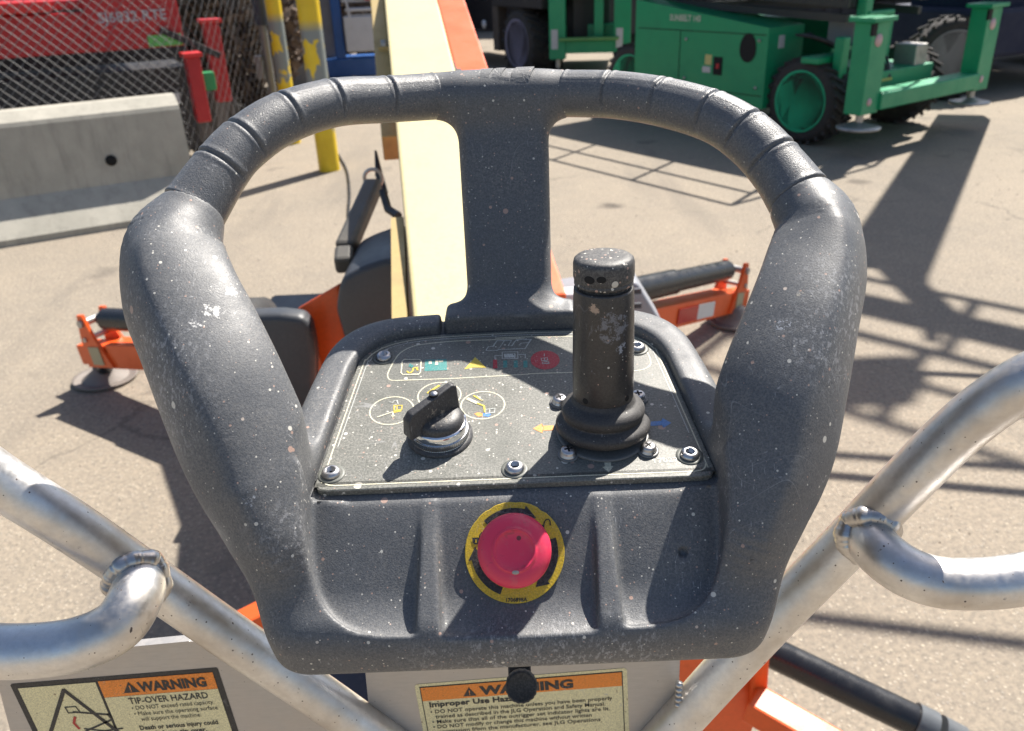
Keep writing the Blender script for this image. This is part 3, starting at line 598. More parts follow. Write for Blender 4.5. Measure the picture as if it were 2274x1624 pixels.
# raised maker's letters on top of the handle bar
LG = [[(0, 0), (.5, 0), (.62, .28), (.95, .28), (1.2, 1), (1.62, 1), (1.28, 0)], ]
bc = BARMID; tx = (barc[-1]-barc[0]); tx /= np.linalg.norm(tx); 
def onbar(u, v, h=.0007): return np.array([bc[0]+u, 0, 0])+np.array([0, bc[1], bc[2]])+(.0176+h)*np.array([0, cos(v), sin(v)])
lg = {'J': [(0, 0), (.9, 0), (1.35, 1), (.75, 1), (.45, .35), (.15, .35)], 'L': [(1.0, 0), (2.0, 0), (2.1, .33), (1.55, .33), (1.95, 1), (1.45, 1)], 'G': [(2.1, 0), (3.0, 0), (3.4, 1), (2.5, 1), (2.25, .7)]}
V0, V1 = radians(150), radians(88)
for kx, pp in lg.items():
    pts = []
    for i in range(len(pp)):
        a, b = np.array(pp[i]), np.array(pp[(i+1) % len(pp)])
        for t in np.linspace(0, 1, 5, endpoint=False): pts.append(a+(b-a)*t)
    fp = lambda q, h: onbar((q[0]-1.6)*.0155, V0+(V1-V0)*q[1], h); g = G(); n_ = len(pts); ce = sum(pts)/n_
    rings = [[ce+(q-ce)*f for q in pts] for f in (1, .7, .35)]
    vs = [fp(q, -.0015) for q in pts]+[fp(ce+(q-ce)*.97, .0015) for q in pts]+[fp(q, .0015) for q in rings[1]]+[fp(q, .0015) for q in rings[2]]+[fp(ce, .0015)]
    fs = [(k*n_+i, k*n_+(i+1) % n_, (k+1)*n_+(i+1) % n_, (k+1)*n_+i) for k in range(3) for i in range(n_)]+[(3*n_+i, 3*n_+(i+1) % n_, 4*n_) for i in range(n_)]
    g.add(vs, fs); g.build('raised_letter', M_BODY, console, world=False)
# bulk of the console underneath and the black knob hanging from it
kb = loc(atY(1158, 1523, .430)); ks = loc(atY(1156, 1480, .440))
kd = np.array([0, -cos(radians(48)), sin(radians(48))*.0+.15]); kd = loc(np.array(wld(0, 0, 0))+np.array([0, -.80, .6]))-loc(wld(0, 0, 0)); kd /= np.linalg.norm(kd)
kx = np.array([1., 0, 0]); KM = np.array([kx, np.cross(kd, kx), kd])
g = G(); g.lathe([(.0080, -.030), (.0080, -.006), (.0108, -.0050), (.0112, -.0035), (.0112, .0050), (.0106, .0060), (.0095, .0064), (.0090, .0060), (.00005, .0062)], kb, KM, 60, True, lambda i, a, r: r*(1-.035*(sin(a*18) > 0)) if 3 <= i <= 5 else r)
g.build('clamp_knob', plastic('clamp_plastic', (.022, .022, .024), .6, dust=.15, speck=.15), console, world=False)
g = G(); g.box(kb-kd*.034+np.array([-.001, 0, .010]), (.0082, .010, .012), KM, .001); g.build('clamp_block', M_RUB, console, world=False)
# ================================================================== PLATFORM RAIL AND SIGN PANELS
M_ALU = aluminium('brushed_aluminium', (.76, .75, .74), .42, stretch=(260, 240, 300))
M_WELD = aluminium('weld_metal', (.60, .59, .58), .34, spots=.4)
YR = .47
def path(rows): return [atY(x, y, Y) for x, y, Y in rows]
def rad(hw, x, y, Y): P = atY(x, y, Y); return hw*((P-CAM)@FW)/FPX
rail = thing('platform_rail', 'bent aluminium tube rail with welded side loops behind and below the console', 'railing', atY(1140, 1624, YR))
rl_ = rad(53, 300, 1262, YR)
tl = catmull(path([(-260, 880, .44), (-90, 1005, .45), (0, 1068, .455), (150, 1163, .46), (330, 1286, YR), (500, 1405, YR), (700, 1540, YR), (900, 1680, YR), (1000, 1750, YR)]), 8)
g = G(); g.tube(tl, rl_, 40); g.build('tube', M_ALU, rail)
tr = catmull(path([(1380, 1745, YR), (1520, 1590, YR), (1700, 1393, YR), (1885, 1203, YR), (2035, 1047, .462), (2115, 968, .458), (2200, 898, .452), (2300, 838, .445), (2450, 780, .44)]), 8)
g = G(); g.tube(tr, rl_, 40); g.build('tube', M_ALU, rail)
bl = catmull(path([(318, 1268, .470), (300, 1330, .440), (262, 1388, .425), (190, 1425, .418), (100, 1443, .415), (-30, 1445, .415), (-200, 1420, .42)]), 8)
g = G(); g.tube(bl, rad(60, 100, 1440, .415), 40); g.build('tube', M_ALU, rail)
br = catmull(path([(1918, 1168, .470), (1950, 1222, .444), (2010, 1268, .428), (2080, 1292, .420), (2160, 1297, .416), (2260, 1288, .414), (2450, 1250, .415)]), 8)
g = G(); g.tube(br, rad(57, 2150, 1295, .416), 40); g.build('tube', M_ALU, rail)
def weld(c, ax, r, n, br_, sq, ph=0):
    """rippled fillet running round the joint, saddle shaped where it meets the main tube"""
    c = np.array(c); ax = np.array(ax, float); ax /= np.linalg.norm(ax); x = np.cross(ax, (0, 0, 1)); x /= np.linalg.norm(x); y = np.cross(ax, x); g = G(); P = []; R_ = []
    N_ = n*6
    for k in range(N_):
        a = 2*pi*k/N_; d = cos(a)*x+sin(a)*y; u = a*n/(2*pi)+.6*sin(a*3); fr_ = u-math.floor(u)
        P.append(c+d*(r+.0005*sin(a*3))-ax*(.0085*(1-abs(d@tdir))-.002)); R_.append(br_*(.95+.10*sqrt(max(0, 1-(fr_*1.0)**2))+.09*sin(a*5+1)+.06*sin(a*11+2)))
    g.tube(P, R_, 14, closed=True); return g
tdir = (tl[40]-tl[30]); tdir /= np.linalg.norm(tdir)
weld(atY(303, 1292, .456), bl[6]-bl[0], rl_*.97, 24, .0064, 1.3).build('weld_bead', M_WELD, rail)
tdir = (tr[30]-tr[20]); tdir /= np.linalg.norm(tdir)
weld(atY(1931, 1190, .457), br[6]-br[0], rl_*.95, 24, .0064, 1.3).build('weld_bead', M_WELD, rail)
g = G(); 
for k in range(14):
    p = atY(1508-k*.6, 1520+k*11, YR-.004); g.lathe([(.0001, -.0022), (.003, -.0012), (.003, .0012), (.0001, .0022)], p, np.array([(1, 0, 0), (0, 1, 0), (0, 0, 1)]), 10)
g.build('weld_bead', M_WELD, rail)

M_SHEET = aluminium('panel_aluminium', (.50, .48, .46), .42, metal=.55, stretch=(60, 60, 500), spots=.6)
M_CRM = plastic('decal_cream', (.80, .72, .42), .45, dust=.1, grain=.3, speck=0); M_DORA = plastic('decal_orange', (.88, .27, .035), .45, dust=.05, grain=.3, speck=.0); M_DBLK = plastic('decal_black', (.022, .022, .024), .5, dust=.12, grain=.3, speck=.2)
_dr = flat('decal_red', (.5, .05, .04))
def stain(m_):
    t = m_.node_tree; b = t.nodes['Principled BSDF']; g_ = NG(t); src = b.inputs['Base Color'].links[0].from_socket
    a, q = specks(g_, 210, .22, .5); st = g_.math('MULTIPLY', g_.ramp(g_.noise(1, 3, .7, g_.mapped((260, 260, 70))), .66, .72), .8)
    t.links.new(g_.mix(g_.math('MULTIPLY', g_.math('MAXIMUM', a, st), .75), src, (.20, .11, .05)), b.inputs['Base Color'])
stain(M_CRM); stain(M_DORA)
def panel(name, label, corners, Y, thick=.003):
    P = [atY(x, y, Y) for x, y in corners]; th = thing(name, label, 'sign panel', P[0]); g = G(); g.prism(P, (0, 0, 0), (0, thick, 0)); g.build('sheet', M_SHEET, th); return th
def frame_xy(Y, p0, p1):
    """print frame on the vertical sheet: origin p0, x towards p1"""
    a = atY(*p0, Y); b = atY(*p1, Y); u = b-a; L = np.linalg.norm(u); u /= L; v = np.cross(u, (0, -1, 0)); v = -v if v[2] < 0 else v; return a, u, v, L
def put(Y, fr, x, y, off): a, u, v, L = fr; return a+u*x+v*y+np.array([0, -off, 0])
def rect(fr, x0, y0, x1, y1, off, m_, name, par, r=0.):
    a, u, v, L = fr; g = G()
    if r: pts = [(cx+r*cos(t), cy+r*sin(t)) for cx, cy, t0 in ((x1-r, y1-r, 0), (x0+r, y1-r, pi/2), (x0+r, y0+r, pi), (x1-r, y0+r, 1.5*pi)) for t in np.linspace(t0, t0+pi/2, 6)]
    else: pts = [(x0, y0), (x1, y0), (x1, y1), (x0, y1)]
    P = [a+u*x+v*y for x, y in pts]; g.prism(P, (0, -off, 0), (0, -off+.00018, 0)); return g.build(name, m_, par)
def line(fr, s_, x, y, size, width, m_, par, bold=0., off=.0009):
    """one printed line stretched to the given width"""
    a, u, v, L = fr; vs, fs = text_mesh(s_, size, Matrix.Identity(4), bold=bold); mx = max(p[0] for p in vs); k = width/mx if width else 1.
    g = G(); g.add([a+u*(x+p[0]*k)+v*(y+p[1])+np.array([0, -off, 0]) for p in vs], fs); return g.build('lettering', m_, par, fix=False)
def tri_bang(fr, x, y, h, par, off=.0009):
    a, u, v, L = fr; g = G(); P = lambda X, Y_, o: a+u*X+v*Y_+np.array([0, -o, 0])
    g.add([P(x, y, off), P(x+h*1.12, y, off), P(x+h*.56, y+h, off)], [(0, 1, 2)]); o = g.build('alert_triangle', M_DBLK, par, fix=False)
    g = G(); c = x+h*.56; g.add([P(c-h*.05, y+h*.68, off+.0002), P(c+h*.05, y+h*.68, off+.0002), P(c+h*.03, y+h*.3, off+.0002), P(c-h*.03, y+h*.3, off+.0002)], [(0, 1, 2, 3)])
    g.add([P(c-h*.04, y+h*.22, off+.0002), P(c+h*.04, y+h*.22, off+.0002), P(c+h*.04, y+h*.12, off+.0002), P(c-h*.04, y+h*.12, off+.0002)], [(0, 1, 2, 3)]); g.build('alert_triangle', M_DORA, par, fix=False)
# centre sheet
YC = .478
pc = panel('centre_sign_panel', 'flat aluminium sheet below the console carrying the improper use warning', [(806, 1440), (1512, 1420), (1500, 1720), (836, 1740)], YC)
fr = frame_xy(YC, (920, 1520), (1392, 1483)); mm = fr[3]/472       # metres per px along the top edge
W_ = fr[3]
dec = rect(fr, 0, -.12, W_, 0, .0003, M_CRM, 'warning_label', pc, .003)
rect(fr, .0035, -.118, W_-.0035, -.0028, .0005, M_DBLK, 'label_border', dec)
rect(fr, .0043, -.117, W_-.0043, -.0036, .0007, M_CRM, 'label_field', dec)
rect(fr, .0043, -.0178, W_-.0043, -.0036, .00085, M_DORA, 'header_band', dec)
tri_bang(fr, .0365, -.0158, .0092, dec, .0011)
line(fr, 'WARNING', .0505, -.0153, .0122, .072, M_DBLK, dec, .0006, .0011)
line(fr, 'Improper Use Hazard', .0085, -.0245, .0074, .074, M_DBLK, dec, .00022, .0011)
rows_ = [('• DO NOT operate this machine unless you have been properly', .127), ('trained as described in the JLG Operation and Safety Manual.', .122), ('• Make sure that all of the outrigger set indicator lights are lit.', .125), ('• DO NOT modify or change this machine without written', .112), ('permission from the manufacturer, see JLG Operations', .118)]
for i, (s_, wd) in enumerate(rows_): line(fr, s_, .0085+(.0035 if s_[0] != '•' else 0), -.0318-i*.0056, .0056, wd*W_/.1455-(.0035 if s_[0] != '•' else 0), M_DBLK, dec, .00005, .0011)
# left sheet
YL = .478
pl_ = panel('side_sign_panel', 'angled aluminium sheet at the bottom left carrying the tip-over warning', [(-20, 1465), (270, 1437), (420, 1425), (480, 1426), (640, 1500), (930, 1700), (60, 1760)], YL)
g = G(); g.prism([atY(x, y, YL) for x, y in ((100, 1453), (420, 1422), (421, 1427), (101, 1459))], (0, -.001, 0), (0, .006, 0)); g.build('folded_edge', M_SHEET, pl_)
fr = frame_xy(YL, (22, 1519), (483, 1482)); W_ = fr[3]; k = W_/461
dec = rect(fr, 0, -.13, W_, 0, .0003, M_DBLK, 'warning_label', pl_, .002)
rect(fr, .0048, -.128, .372*W_/.92, -.0048, .0006, M_CRM, 'label_field', dec)
x1 = .372*W_/.92+.0022
rect(fr, x1, -.128, W_-.0048, -.0215, .0006, M_CRM, 'label_field', dec); rect(fr, x1, -.0212, W_-.0048, -.0042, .0006, M_DORA, 'header_band', dec)
x1 = 240*k
tri_bang(fr, x1, -.0180, .0112, dec); line(fr, 'WARNING', 277*k, -.0175, .0132, 150*k, M_DBLK, dec, .0006)
line(fr, 'TIP-OVER HAZARD', 243*k, -.0300, .0092, 178*k, M_DBLK, dec, .00012)
for i, (s_, wd) in enumerate([('• DO NOT exceed rated capacity.', 186), ('• Make sure the operating surface', 190), ('   will support the machine.', 148)]): line(fr, s_, 243*k, -.0365-i*.0062, .0062, wd*k, M_DBLK, dec)
line(fr, 'Death or serious injury could', 243*k, -.0585, .0066, 180*k, M_DBLK, dec, .00016); line(fr, 'result from tip over.', 243*k, -.0655, .0066, 150*k, M_DBLK, dec, .00016); line(fr, '1706127C', 370*k, -.068, .0036, 40*k, M_DBLK, dec)
# pictogram: triangle, tipping lift
def lstroke(pts, wd, m_, name, off=.0009):
    a, u, v, L = fr; g = G()
    for i in range(len(pts)-1):
        p, q = np.array(pts[i], float)*k, np.array(pts[i+1], float)*k; t = (q-p)/np.linalg.norm(q-p); nn = np.array([-t[1], t[0]])*wd*k/2; p = p-t*wd*k*.3; q = q+t*wd*k*.3
        g.add([a+u*z[0]+v*z[1]+np.array([0, -off-i*1e-5, 0]) for z in (p+nn, q+nn, q-nn, p-nn)], [(0, 1, 2, 3)])
    g.build(name, m_, dec, fix=False)
lstroke([(-60, -330), (112, -28), (284, -330)], 9, M_DBLK, 'pictogram_line')
lstroke([(98, -80), (122, -80), (126, -98), (100, -98), (98, -80)], 3, M_DBLK, 'pictogram_line'); lstroke([(112, -96), (185, -112)], 5, M_DBLK, 'pictogram_line'); lstroke([(185, -110), (190, -128), (120, -158)], 5, M_DBLK, 'pictogram_line')
lstroke([(120, -150), (200, -172)], 4, M_DBLK, 'pictogram_line'); lstroke([(125, -165), (205, -158)], 4, M_DBLK, 'pictogram_line'); lstroke([(110, -112), (102, -130), (108, -148)], 6, _dr, 'pictogram_line')
# ================================================================== THE YARD
def st(g, name, m_): return g.build(name, m_, None, kind='structure')
m_, t_, b_ = mat('yard_asphalt'); g_ = NG(t_)
A = g_.noise(.55, 5, .6); Bn = g_.noise(5, 5, .65); Cn = g_.noise(55, 5, .8); vd, vc = g_.voro(75); q = g_.sep(vc)
col = g_.mix(g_.ramp(A, .35, .68), (.305, .257, .198), (.245, .212, .170)); col = g_.mix(g_.math('MULTIPLY', g_.ramp(Bn, .45, .7), .6), col, (.33, .278, .21))
col = g_.mix(g_.math('MULTIPLY', g_.ramp(Cn, .42, .70), .85), col, (.115, .104, .090))
pb = g_.math('MULTIPLY', g_.ramp(vd, .42, .30), g_.ramp(q[0], .62, .7)); col = g_.mix(g_.math('MULTIPLY', pb, .75), col, g_.mix(q[1], (.46, .40, .31), (.30, .27, .23)))
stn = g_.math('MULTIPLY', g_.ramp(g_.noise(1.6, 3, .5), .66, .74), .5); col = g_.mix(stn, col, (.09, .08, .07))
cr = g_.n.new('ShaderNodeTexVoronoi'); cr.feature = 'DISTANCE_TO_EDGE'; cr.inputs['Scale'].default_value = .42
wv = g_.n.new('ShaderNodeVectorMath'); wv.operation = 'ADD'; nz = g_.n.new('ShaderNodeTexNoise'); nz.inputs['Scale'].default_value = 2.2; nz.inputs['Detail'].default_value = 4; g_.l.new(g_.co(), nz.inputs['Vector'])
ws = g_.n.new('ShaderNodeVectorMath'); ws.operation = 'SCALE'; ws.inputs['Scale'].default_value = .55; g_.l.new(nz.outputs['Color'], ws.inputs[0]); g_.l.new(ws.outputs[0], wv.inputs[1]); g_.l.new(g_.co(), wv.inputs[0]); g_.l.new(wv.outputs[0], cr.inputs['Vector'])
crack = g_.math('MULTIPLY', g_.ramp(cr.outputs['Distance'], .008, .002), g_.ramp(g_.noise(.8, 3, .6), .5, .56)); col = g_.mix(g_.math('MULTIPLY', crack, .38), col, (.06, .055, .05))
tyre = g_.math('MULTIPLY', g_.ramp(g_.noise(1, 3, .6, g_.mapped((1.6, .22, 1))), .55, .66), .35); col = g_.mix(tyre, col, (.14, .125, .108))
oil, oq = g_.voro(.9); ow = g_.math('MULTIPLY', g_.ramp(g_.math('ADD', oil, g_.math('MULTIPLY', Bn, .12)), .17, .11), g_.ramp(g_.sep(oq)[0], .62, .66)); col = g_.mix(g_.math('MULTIPLY', ow, .75), col, (.07, .06, .052))
t_.links.new(col, b_.inputs['Base Color']); b_.inputs['Roughness'].default_value = .9; b_.inputs['Specular IOR Level'].default_value = .25
t_.links.new(g_.bump(g_.math('ADD', Cn, pb), .5, .006), b_.inputs['Normal']); M_GROUND = m_
g = G(); g.add([(-90, -40, 0), (90, -40, 0), (90, 120, 0), (-90, 120, 0)], [(0, 1, 2, 3)]); st(g, 'ground', M_GROUND)

# loose grit and small stones lying on the yard: nobody could count them
r_ = np.random.default_rng(3); q = G()
for _ in range(5200):
    yy = r_.uniform(.25, 1)**1.6*11+1.0; xx = r_.uniform(-.75, .75)*yy*1.1; s_ = r_.uniform(.0018, .0050)*(1+.10*yy); a = r_.uniform(0, 6.3)
    p = [(xx+s_*cos(a+k*1.57)*r_.uniform(.7, 1.3), yy+s_*sin(a+k*1.57)*r_.uniform(.7, 1.3), -.001) for k in range(4)]; t = (xx, yy, s_*r_.uniform(.5, 1.1))
    q.add(p+[t], [(0, 1, 4), (1, 2, 4), (2, 3, 4), (3, 0, 4)])
q.build('grit', paint('grit_stone', (.34, .30, .24), .85, .5, (.12, .10, .08), 40, bump=0), None, fix=False, kind='stuff')
# boom lift this platform belongs to
M_CREAM = paint('cream_paint', (.63, .54, .285), .40, .35, (.36, .30, .18), 5); M_ORG = paint('orange_paint', (.80, .115, .018), .36, .2, (.35, .06, .02), 7)
M_GOLD = paint('ochre_bracket', (.42, .31, .12), .45, .4, (.14, .10, .05), 9); M_BLKP = paint('black_cover', (.05, .054, .062), .42, .3, (.09, .085, .08), 6); M_HOSE = paint('black_rod', (.015, .016, .019), .28, .25, (.08, .08, .08), 20)
M_GREYP = paint('grey_deck', (.30, .31, .34), .4, .3, (.16, .15, .14), 8); M_BARE = paint('bare_metal', (.45, .44, .42), .4, .5, (.12, .09, .07), 12, metal=.7)
lift = thing('towable_boom_lift', 'cream and orange boom with black covers and splayed orange outriggers behind the console', 'boom lift', (-.2, 2.4, 0))
bA, bB = np.array([-.102, 1.02, 1.085]), np.array([-.290, 4.4, 1.875])
bA = .5*(atY(917, 700, 1.5)+atY(1150, 700, 1.5)); bF = .5*(atY(855, 0, 3.5)+atY(970, 0, 3.5)); dd = (bF-bA); dd /= np.linalg.norm(dd)
bw = .5*(np.linalg.norm(atY(917, 700, 1.5)-atY(1150, 700, 1.5))+np.linalg.norm(atY(855, 0, 3.5)-atY(970, 0, 3.5)))
g = G(); g.bar(bA-dd*.75-np.array([0, 0, .09]), bF+dd*1.6-np.array([0, 0, .09]), bw, .18, bev=.008); g.build('boom', M_CREAM, lift)
# orange lower beam beside it, ending above the chassis
oA = atY(1200, 655, 1.62); oF = .5*(atY(972, 0, 3.5)+atY(1028, 0, 3.5)); do = oF-oA; do /= np.linalg.norm(do)
g = G(); g.bar(oA-np.array([0, 0, .06]), oF+do*1.4-np.array([0, 0, .06]), .105, .13, bev=.006); g.build('lower_beam', M_ORG, lift)
g = G(); p = np.array([bw/2+.012, 0, -.02]); g.bar(bA+dd*.3+p, bA+dd*2.3+p, .018, .02); g.build('cable_channel', paint('carrier_plastic', (.05, .045, .04), .6), lift)
# side rail with brackets on the left flank
r0, r1 = atY(868, 330, 2.9), atY(838, 0, 3.75); g = G(); g.bar(r0, r1+(r1-r0)*.6, .055, .10, bev=.004); g.build('side_rail', M_GOLD, lift)
for k, (y) in enumerate((120, 215, 290)):
    p = atY(880-(330-y)*.05, y, 3.15+.2*(330-y)/200); g = G(); g.box(p, (.045, .03, .03), None, .004); g.build('bracket', M_GOLD, lift); g = G(); g.lathe([(.016, 0), (.016, .02), (.0001, .022)], p+np.array([-.02, -.01, .03]), None, 12); g.build('bolt', M_BARE, lift)
g = G(); q0, q1 = atY(900, 470, 1.95), atY(909, 700, 1.52); g.bar(q0-np.array([0.02, 0, 0.05]), q1-np.array([0.02, 0, 0.05]), .03, .08); g.build('side_plate', M_GOLD, lift)
# black hood beside the boom
def blob(name, m__, pts, Y, depth, par, bev=.02):
    """cover with the outline seen on its near face, given real depth"""
    P = [atY(x, y, Y) for x, y in pts]; bm = bmesh.new(); a = [bm.verts.new(p) for p in P]; b = [bm.verts.new(p+np.array(depth)) for p in P]; n = len(P)
    bm.faces.new(a); bm.faces.new(b[::-1]); [bm.faces.new((a[i], b[i], b[(i+1) % n], a[(i+1) % n])) for i in range(n)]
    bmesh.ops.recalc_face_normals(bm, faces=bm.faces[:]); bmesh.ops.bevel(bm, geom=bm.edges[:], offset=bev, segments=3, profile=.5, affect='EDGES', clamp_overlap=True)
    bm.verts.index_update(); g = G(); g.add([tuple(v.co) for v in bm.verts], [[v.index for v in f.verts] for f in bm.faces], True); bm.free(); return g.build(name, m__, par)
blob('engine_cover', M_BLKP, [(752, 640), (762, 615), (800, 595), (850, 578), (892, 574), (925, 790), (790, 830), (765, 760), (745, 690)], 2.0, (0, .30, .0), lift, .03)
blob('wheel_cover', M_BLKP, [(450, 705), (620, 700), (672, 706), (690, 730), (700, 790), (700, 880), (640, 960), (450, 950)], 2.05, (0, .07, 0), lift, .04)
g = G(); g.lathe([(.0, -.10), (.22, -.10), (.27, -.08), (.27, 0), (.22, .02), (.10, .02), (.09, -.03), (.0001, -.03)], atY(600, 860, 2.25), np.array([(0, 1, 0), (0, 0, 1), (1, 0, 0)]), 32); g.build('tyre', paint('tyre_rubber', (.02, .02, .022), .75, .4, (.07, .06, .05)), lift)
g = G()
for k in range(7): a = k*.9; g.lathe([(.014, 0), (.014, .018), (.0001, .02)], atY(600, 860, 2.25)+np.array([.022, .13*cos(a), .13*sin(a)]), np.array([(0, 1, 0), (0, 0, 1), (1, 0, 0)]), 8)
g.build('wheel_nuts', M_BARE, lift)
blob('chassis_plate', M_ORG, [(655, 688), (750, 632), (770, 760), (775, 900), (735, 900), (705, 790), (690, 720)], 2.15, (.03, .06, 0), lift, .008)
g = G(); g.bar((-.75, 2.5, .36), (.75, 2.5, .36), .16, .12, bev=.01); g.bar((-.2, 1.2, .36), (-.3, 4.0, .36), .14, .12, bev=.01); g.build('chassis', M_ORG, lift)
g = G(); p = atY(668, 672, 2.9); g.box(p-np.array([0, 0, .07]), (.13, .10, .07), None, .015); g.build('tail_lamp_box', M_BLKP, lift)
g = G(); g.bar(atY(766, 556, 2.25), atY(830, 410, 2.6), .055, .05, bev=.012); g.bar(atY(766, 560, 2.22), atY(764, 592, 2.15), .05, .05, bev=.01); g.build('folded_jack', paint('grey_rubber', (.075, .07, .06), .5, .4), lift)
g = G(); cc = atY(829, 396, 2.62); g.tube([cc+.028*np.array([cos(a), 0, sin(a)]) for a in np.linspace(0, 2*pi, 16, endpoint=False)], .006, 8, closed=True); g.build('ring', M_BARE, lift)
g = G(); g.tube([atY(834, 335, 2.9), atY(842, 390, 2.85), atY(856, 430, 2.8)], [.004, .014, .010], 8); g.build('cable', M_HOSE, lift); g = G(); g.tube([atY(850, 425, 2.4), atY(862, 465, 2.35), atY(885, 480, 2.3)], .012, 8); g.build('cable', M_HOSE, lift)
g = G(); g.tube(catmull([atZ(752, 345, .01), atZ(770, 380, .01), atZ(776, 430, .01), atZ(774, 485, .01), atZ(790, 540, .01)], 5), .012, 8); 
cab = g.build('power_cable', M_HOSE, None); cab['label'] = 'thin dark cable lying on the ground by the yellow post'; cab['category'] = 'cable'
# hood and white pad on the right of the boom
blob('deck_cover', M_GREYP, [(1222, 655), (1400, 625), (1418, 630), (1470, 715), (1530, 850), (1222, 880)], 2.2, (0, .12, 0), lift, .015)
blob('white_pad', paint('white_pad', (.62, .63, .66), .4), [(1215, 655), (1300, 652), (1300, 800), (1215, 800)], 2.1, (0, .06, 0), lift, .01)
for k, y in enumerate((650, 682)):
    g = G(); g.bar(atY(1385, y-2, 2.16), atY(1424, y-4, 2.16), .01, .014); g.build('vent_slot', flat('slot_dark%d' % k, (.04, .045, .06)), lift)
M_PAD = paint('pad_steel', (.20, .175, .155), .6, .4, (.12, .09, .07), 12)
def outrigger(tip, root, foot, right):
    tip = np.array(tip); root = np.array(root); d = (tip-root); L = np.linalg.norm(d); d /= L; sd_ = np.cross(d, (0, 0, 1)); sd_ /= np.linalg.norm(sd_); u = np.cross(sd_, d)
    g = G(); g.bar(root, tip-d*.10, .11, .12, bev=.006); g.bar(tip-d*.14, tip+d*.13, .09, .10, bev=.006)
    arm = g.build('outrigger_arm', M_ORG, lift)
    g = G(); 
    for s_ in (-1, 1): g.prism([tip+sd_*s_*.06+d*a+u*b for a, b in ((-.13, -.05), (.05, -.05), (.03, .10), (.0, .21), (-.035, .21), (-.06, .10))], sd_*.008, -sd_*.008)
    g.build('lug', M_ORG, arm); g = G(); pin = tip+u*.17-d*.015; g.tube([pin-sd_*.08, pin+sd_*.08], .018, 12); g.tube([tip+u*.09-sd_*.075+d*0, tip+u*.09+sd_*.075], .012, 12); g.build('pin', M_BARE, arm)
    g = G(); c0 = pin-d*.04; c1 = pin-d*(L*.62)+u*(-.03); g.tube([c0, c0+(c1-c0)*.06], .025, 16); g.tube([c0+(c1-c0)*.05, c0+(c1-c0)*.5], .052, 24); g.tube([c0+(c1-c0)*.5, c1], .06, 24); g.build('hydraulic_cylinder', M_HOSE, arm)
    ft = np.array(foot); g = G(); g.lathe([(.0, .012), (.140, .012), (.150, .02), (.147, .008), (.135, .0), (.0001, .0)], ft, None, 40); g.lathe([(.11, .013), (.05, .055), (.045, .08), (.0001, .09)], ft, None, 24); g.build('foot_pad', M_PAD, arm)
    g = G(); g.tube([ft+np.array([0, 0, .04]), tip-np.array([0, 0, .03])], .038, 12); g.build('foot_stem', M_HOSE, arm)
    n_ = -sd_ if (-sd_)@np.array([0, -1, 0]) > 0 else sd_
    def deco(a0, a1, b0, b1, m__, nm, off=.0575):
        g = G(); g.prism([tip+n_*off+d*a+u*b for a, b in ((a0, b0), (a1, b0), (a1, b1), (a0, b1))], n_*.001, n_*.004); g.build(nm, m__, arm)
    deco(-.075, .0, -.035, .055, flat('label_buff' if right else 'label_buff2', (.42, .36, .22)), 'label', .069)
    if right: deco(-.47, -.30, -.04, .035, flat('reflector_white', (.6, .6, .6), .25), 'reflector'); deco(-.66, -.47, -.04, .035, flat('reflector_red', (.45, .01, .01), .25), 'reflector')
    return arm
fr_ = atZ(1612, 712, 0); outrigger(atY(1622, 665, 4.2)+np.array([0, 0, .0]), (-.12, 2.75, .50), fr_+np.array([.05, -.02, 0]), True)
fl_ = atZ(236, 842, 0); outrigger(atY(232, 782, 3.65), (-.42, 2.85, .44), fl_, False)
# orange frame and black rod seen below the platform at the bottom right
g = G(); g.prism([atY(x, y, 1.15) for x, y in ((1500, 1400), (1600, 1395), (1690, 1440), (1692, 1560), (1640, 1700), (1480, 1700))], (0, 0, 0), (0, .02, 0)); g.build('frame_plate', M_ORG, lift)
for a_ in ((atY(1665, 1558, 1.12), atY(1960, 1730, .98), .06, .05), (atY(1690, 1430, 1.14), atY(1680, 1600, 1.14), .02, .03), (atY(430, 1450, 1.15), atY(640, 1345, 1.2), .05, .05)): g = G(); g.bar(*a_, bev=.005); g.build('frame_rail', M_ORG, lift)
g = G(); g.tube([atY(1560, 1375, 1.38), atY(2030, 1600, 1.22)], .033, 24); rod = g.build('steadying_rod', M_HOSE, lift)
g = G(); g.tube([atY(2028, 1599, 1.22), atY(2070, 1619, 1.207)], .037, 24); g.tube([atY(2082, 1625, 1.203), atY(2130, 1650, 1.19)], .036, 24); g.build('collar', paint('grey_collar', (.10, .11, .12), .4), rod)
g = G(); g.box(atY(560, 1520, 1.2)+np.array([.05, 0, -.1]), (.20, .06, .10), None, .01); g.build('battery_box', paint('navy_cover', (.012, .018, .035), .5), lift)

# concrete barrier
m_, t_, b_ = mat('cast_concrete'); g_ = NG(t_)
n1 = g_.noise(3, 5, .65); n2 = g_.noise(1, 4, .7, g_.mapped((14, 14, 1.2))); n3 = g_.noise(60, 4, .7)
col = g_.mix(g_.ramp(n1, .3, .7), (.31, .295, .25), (.42, .395, .335)); col = g_.mix(g_.math('MULTIPLY', g_.ramp(n2, .5, .72), .35), col, (.15, .14, .12)); col = g_.mix(g_.math('MULTIPLY', g_.ramp(n3, .6, .8), .4), col, (.13, .12, .10))
t_.links.new(col, b_.inputs['Base Color']); b_.inputs['Roughness'].default_value = .9; t_.links.new(g_.bump(n3, .4, .004), b_.inputs['Normal']); M_CONC = m_
e0, e1 = atZ(0, 552), atZ(455, 478); dB = (e1-e0); dB /= np.linalg.norm(dB); nB = np.array([-dB[1], dB[0], 0])
P1 = e1+dB*.02; PZ = P1-dB*4.2
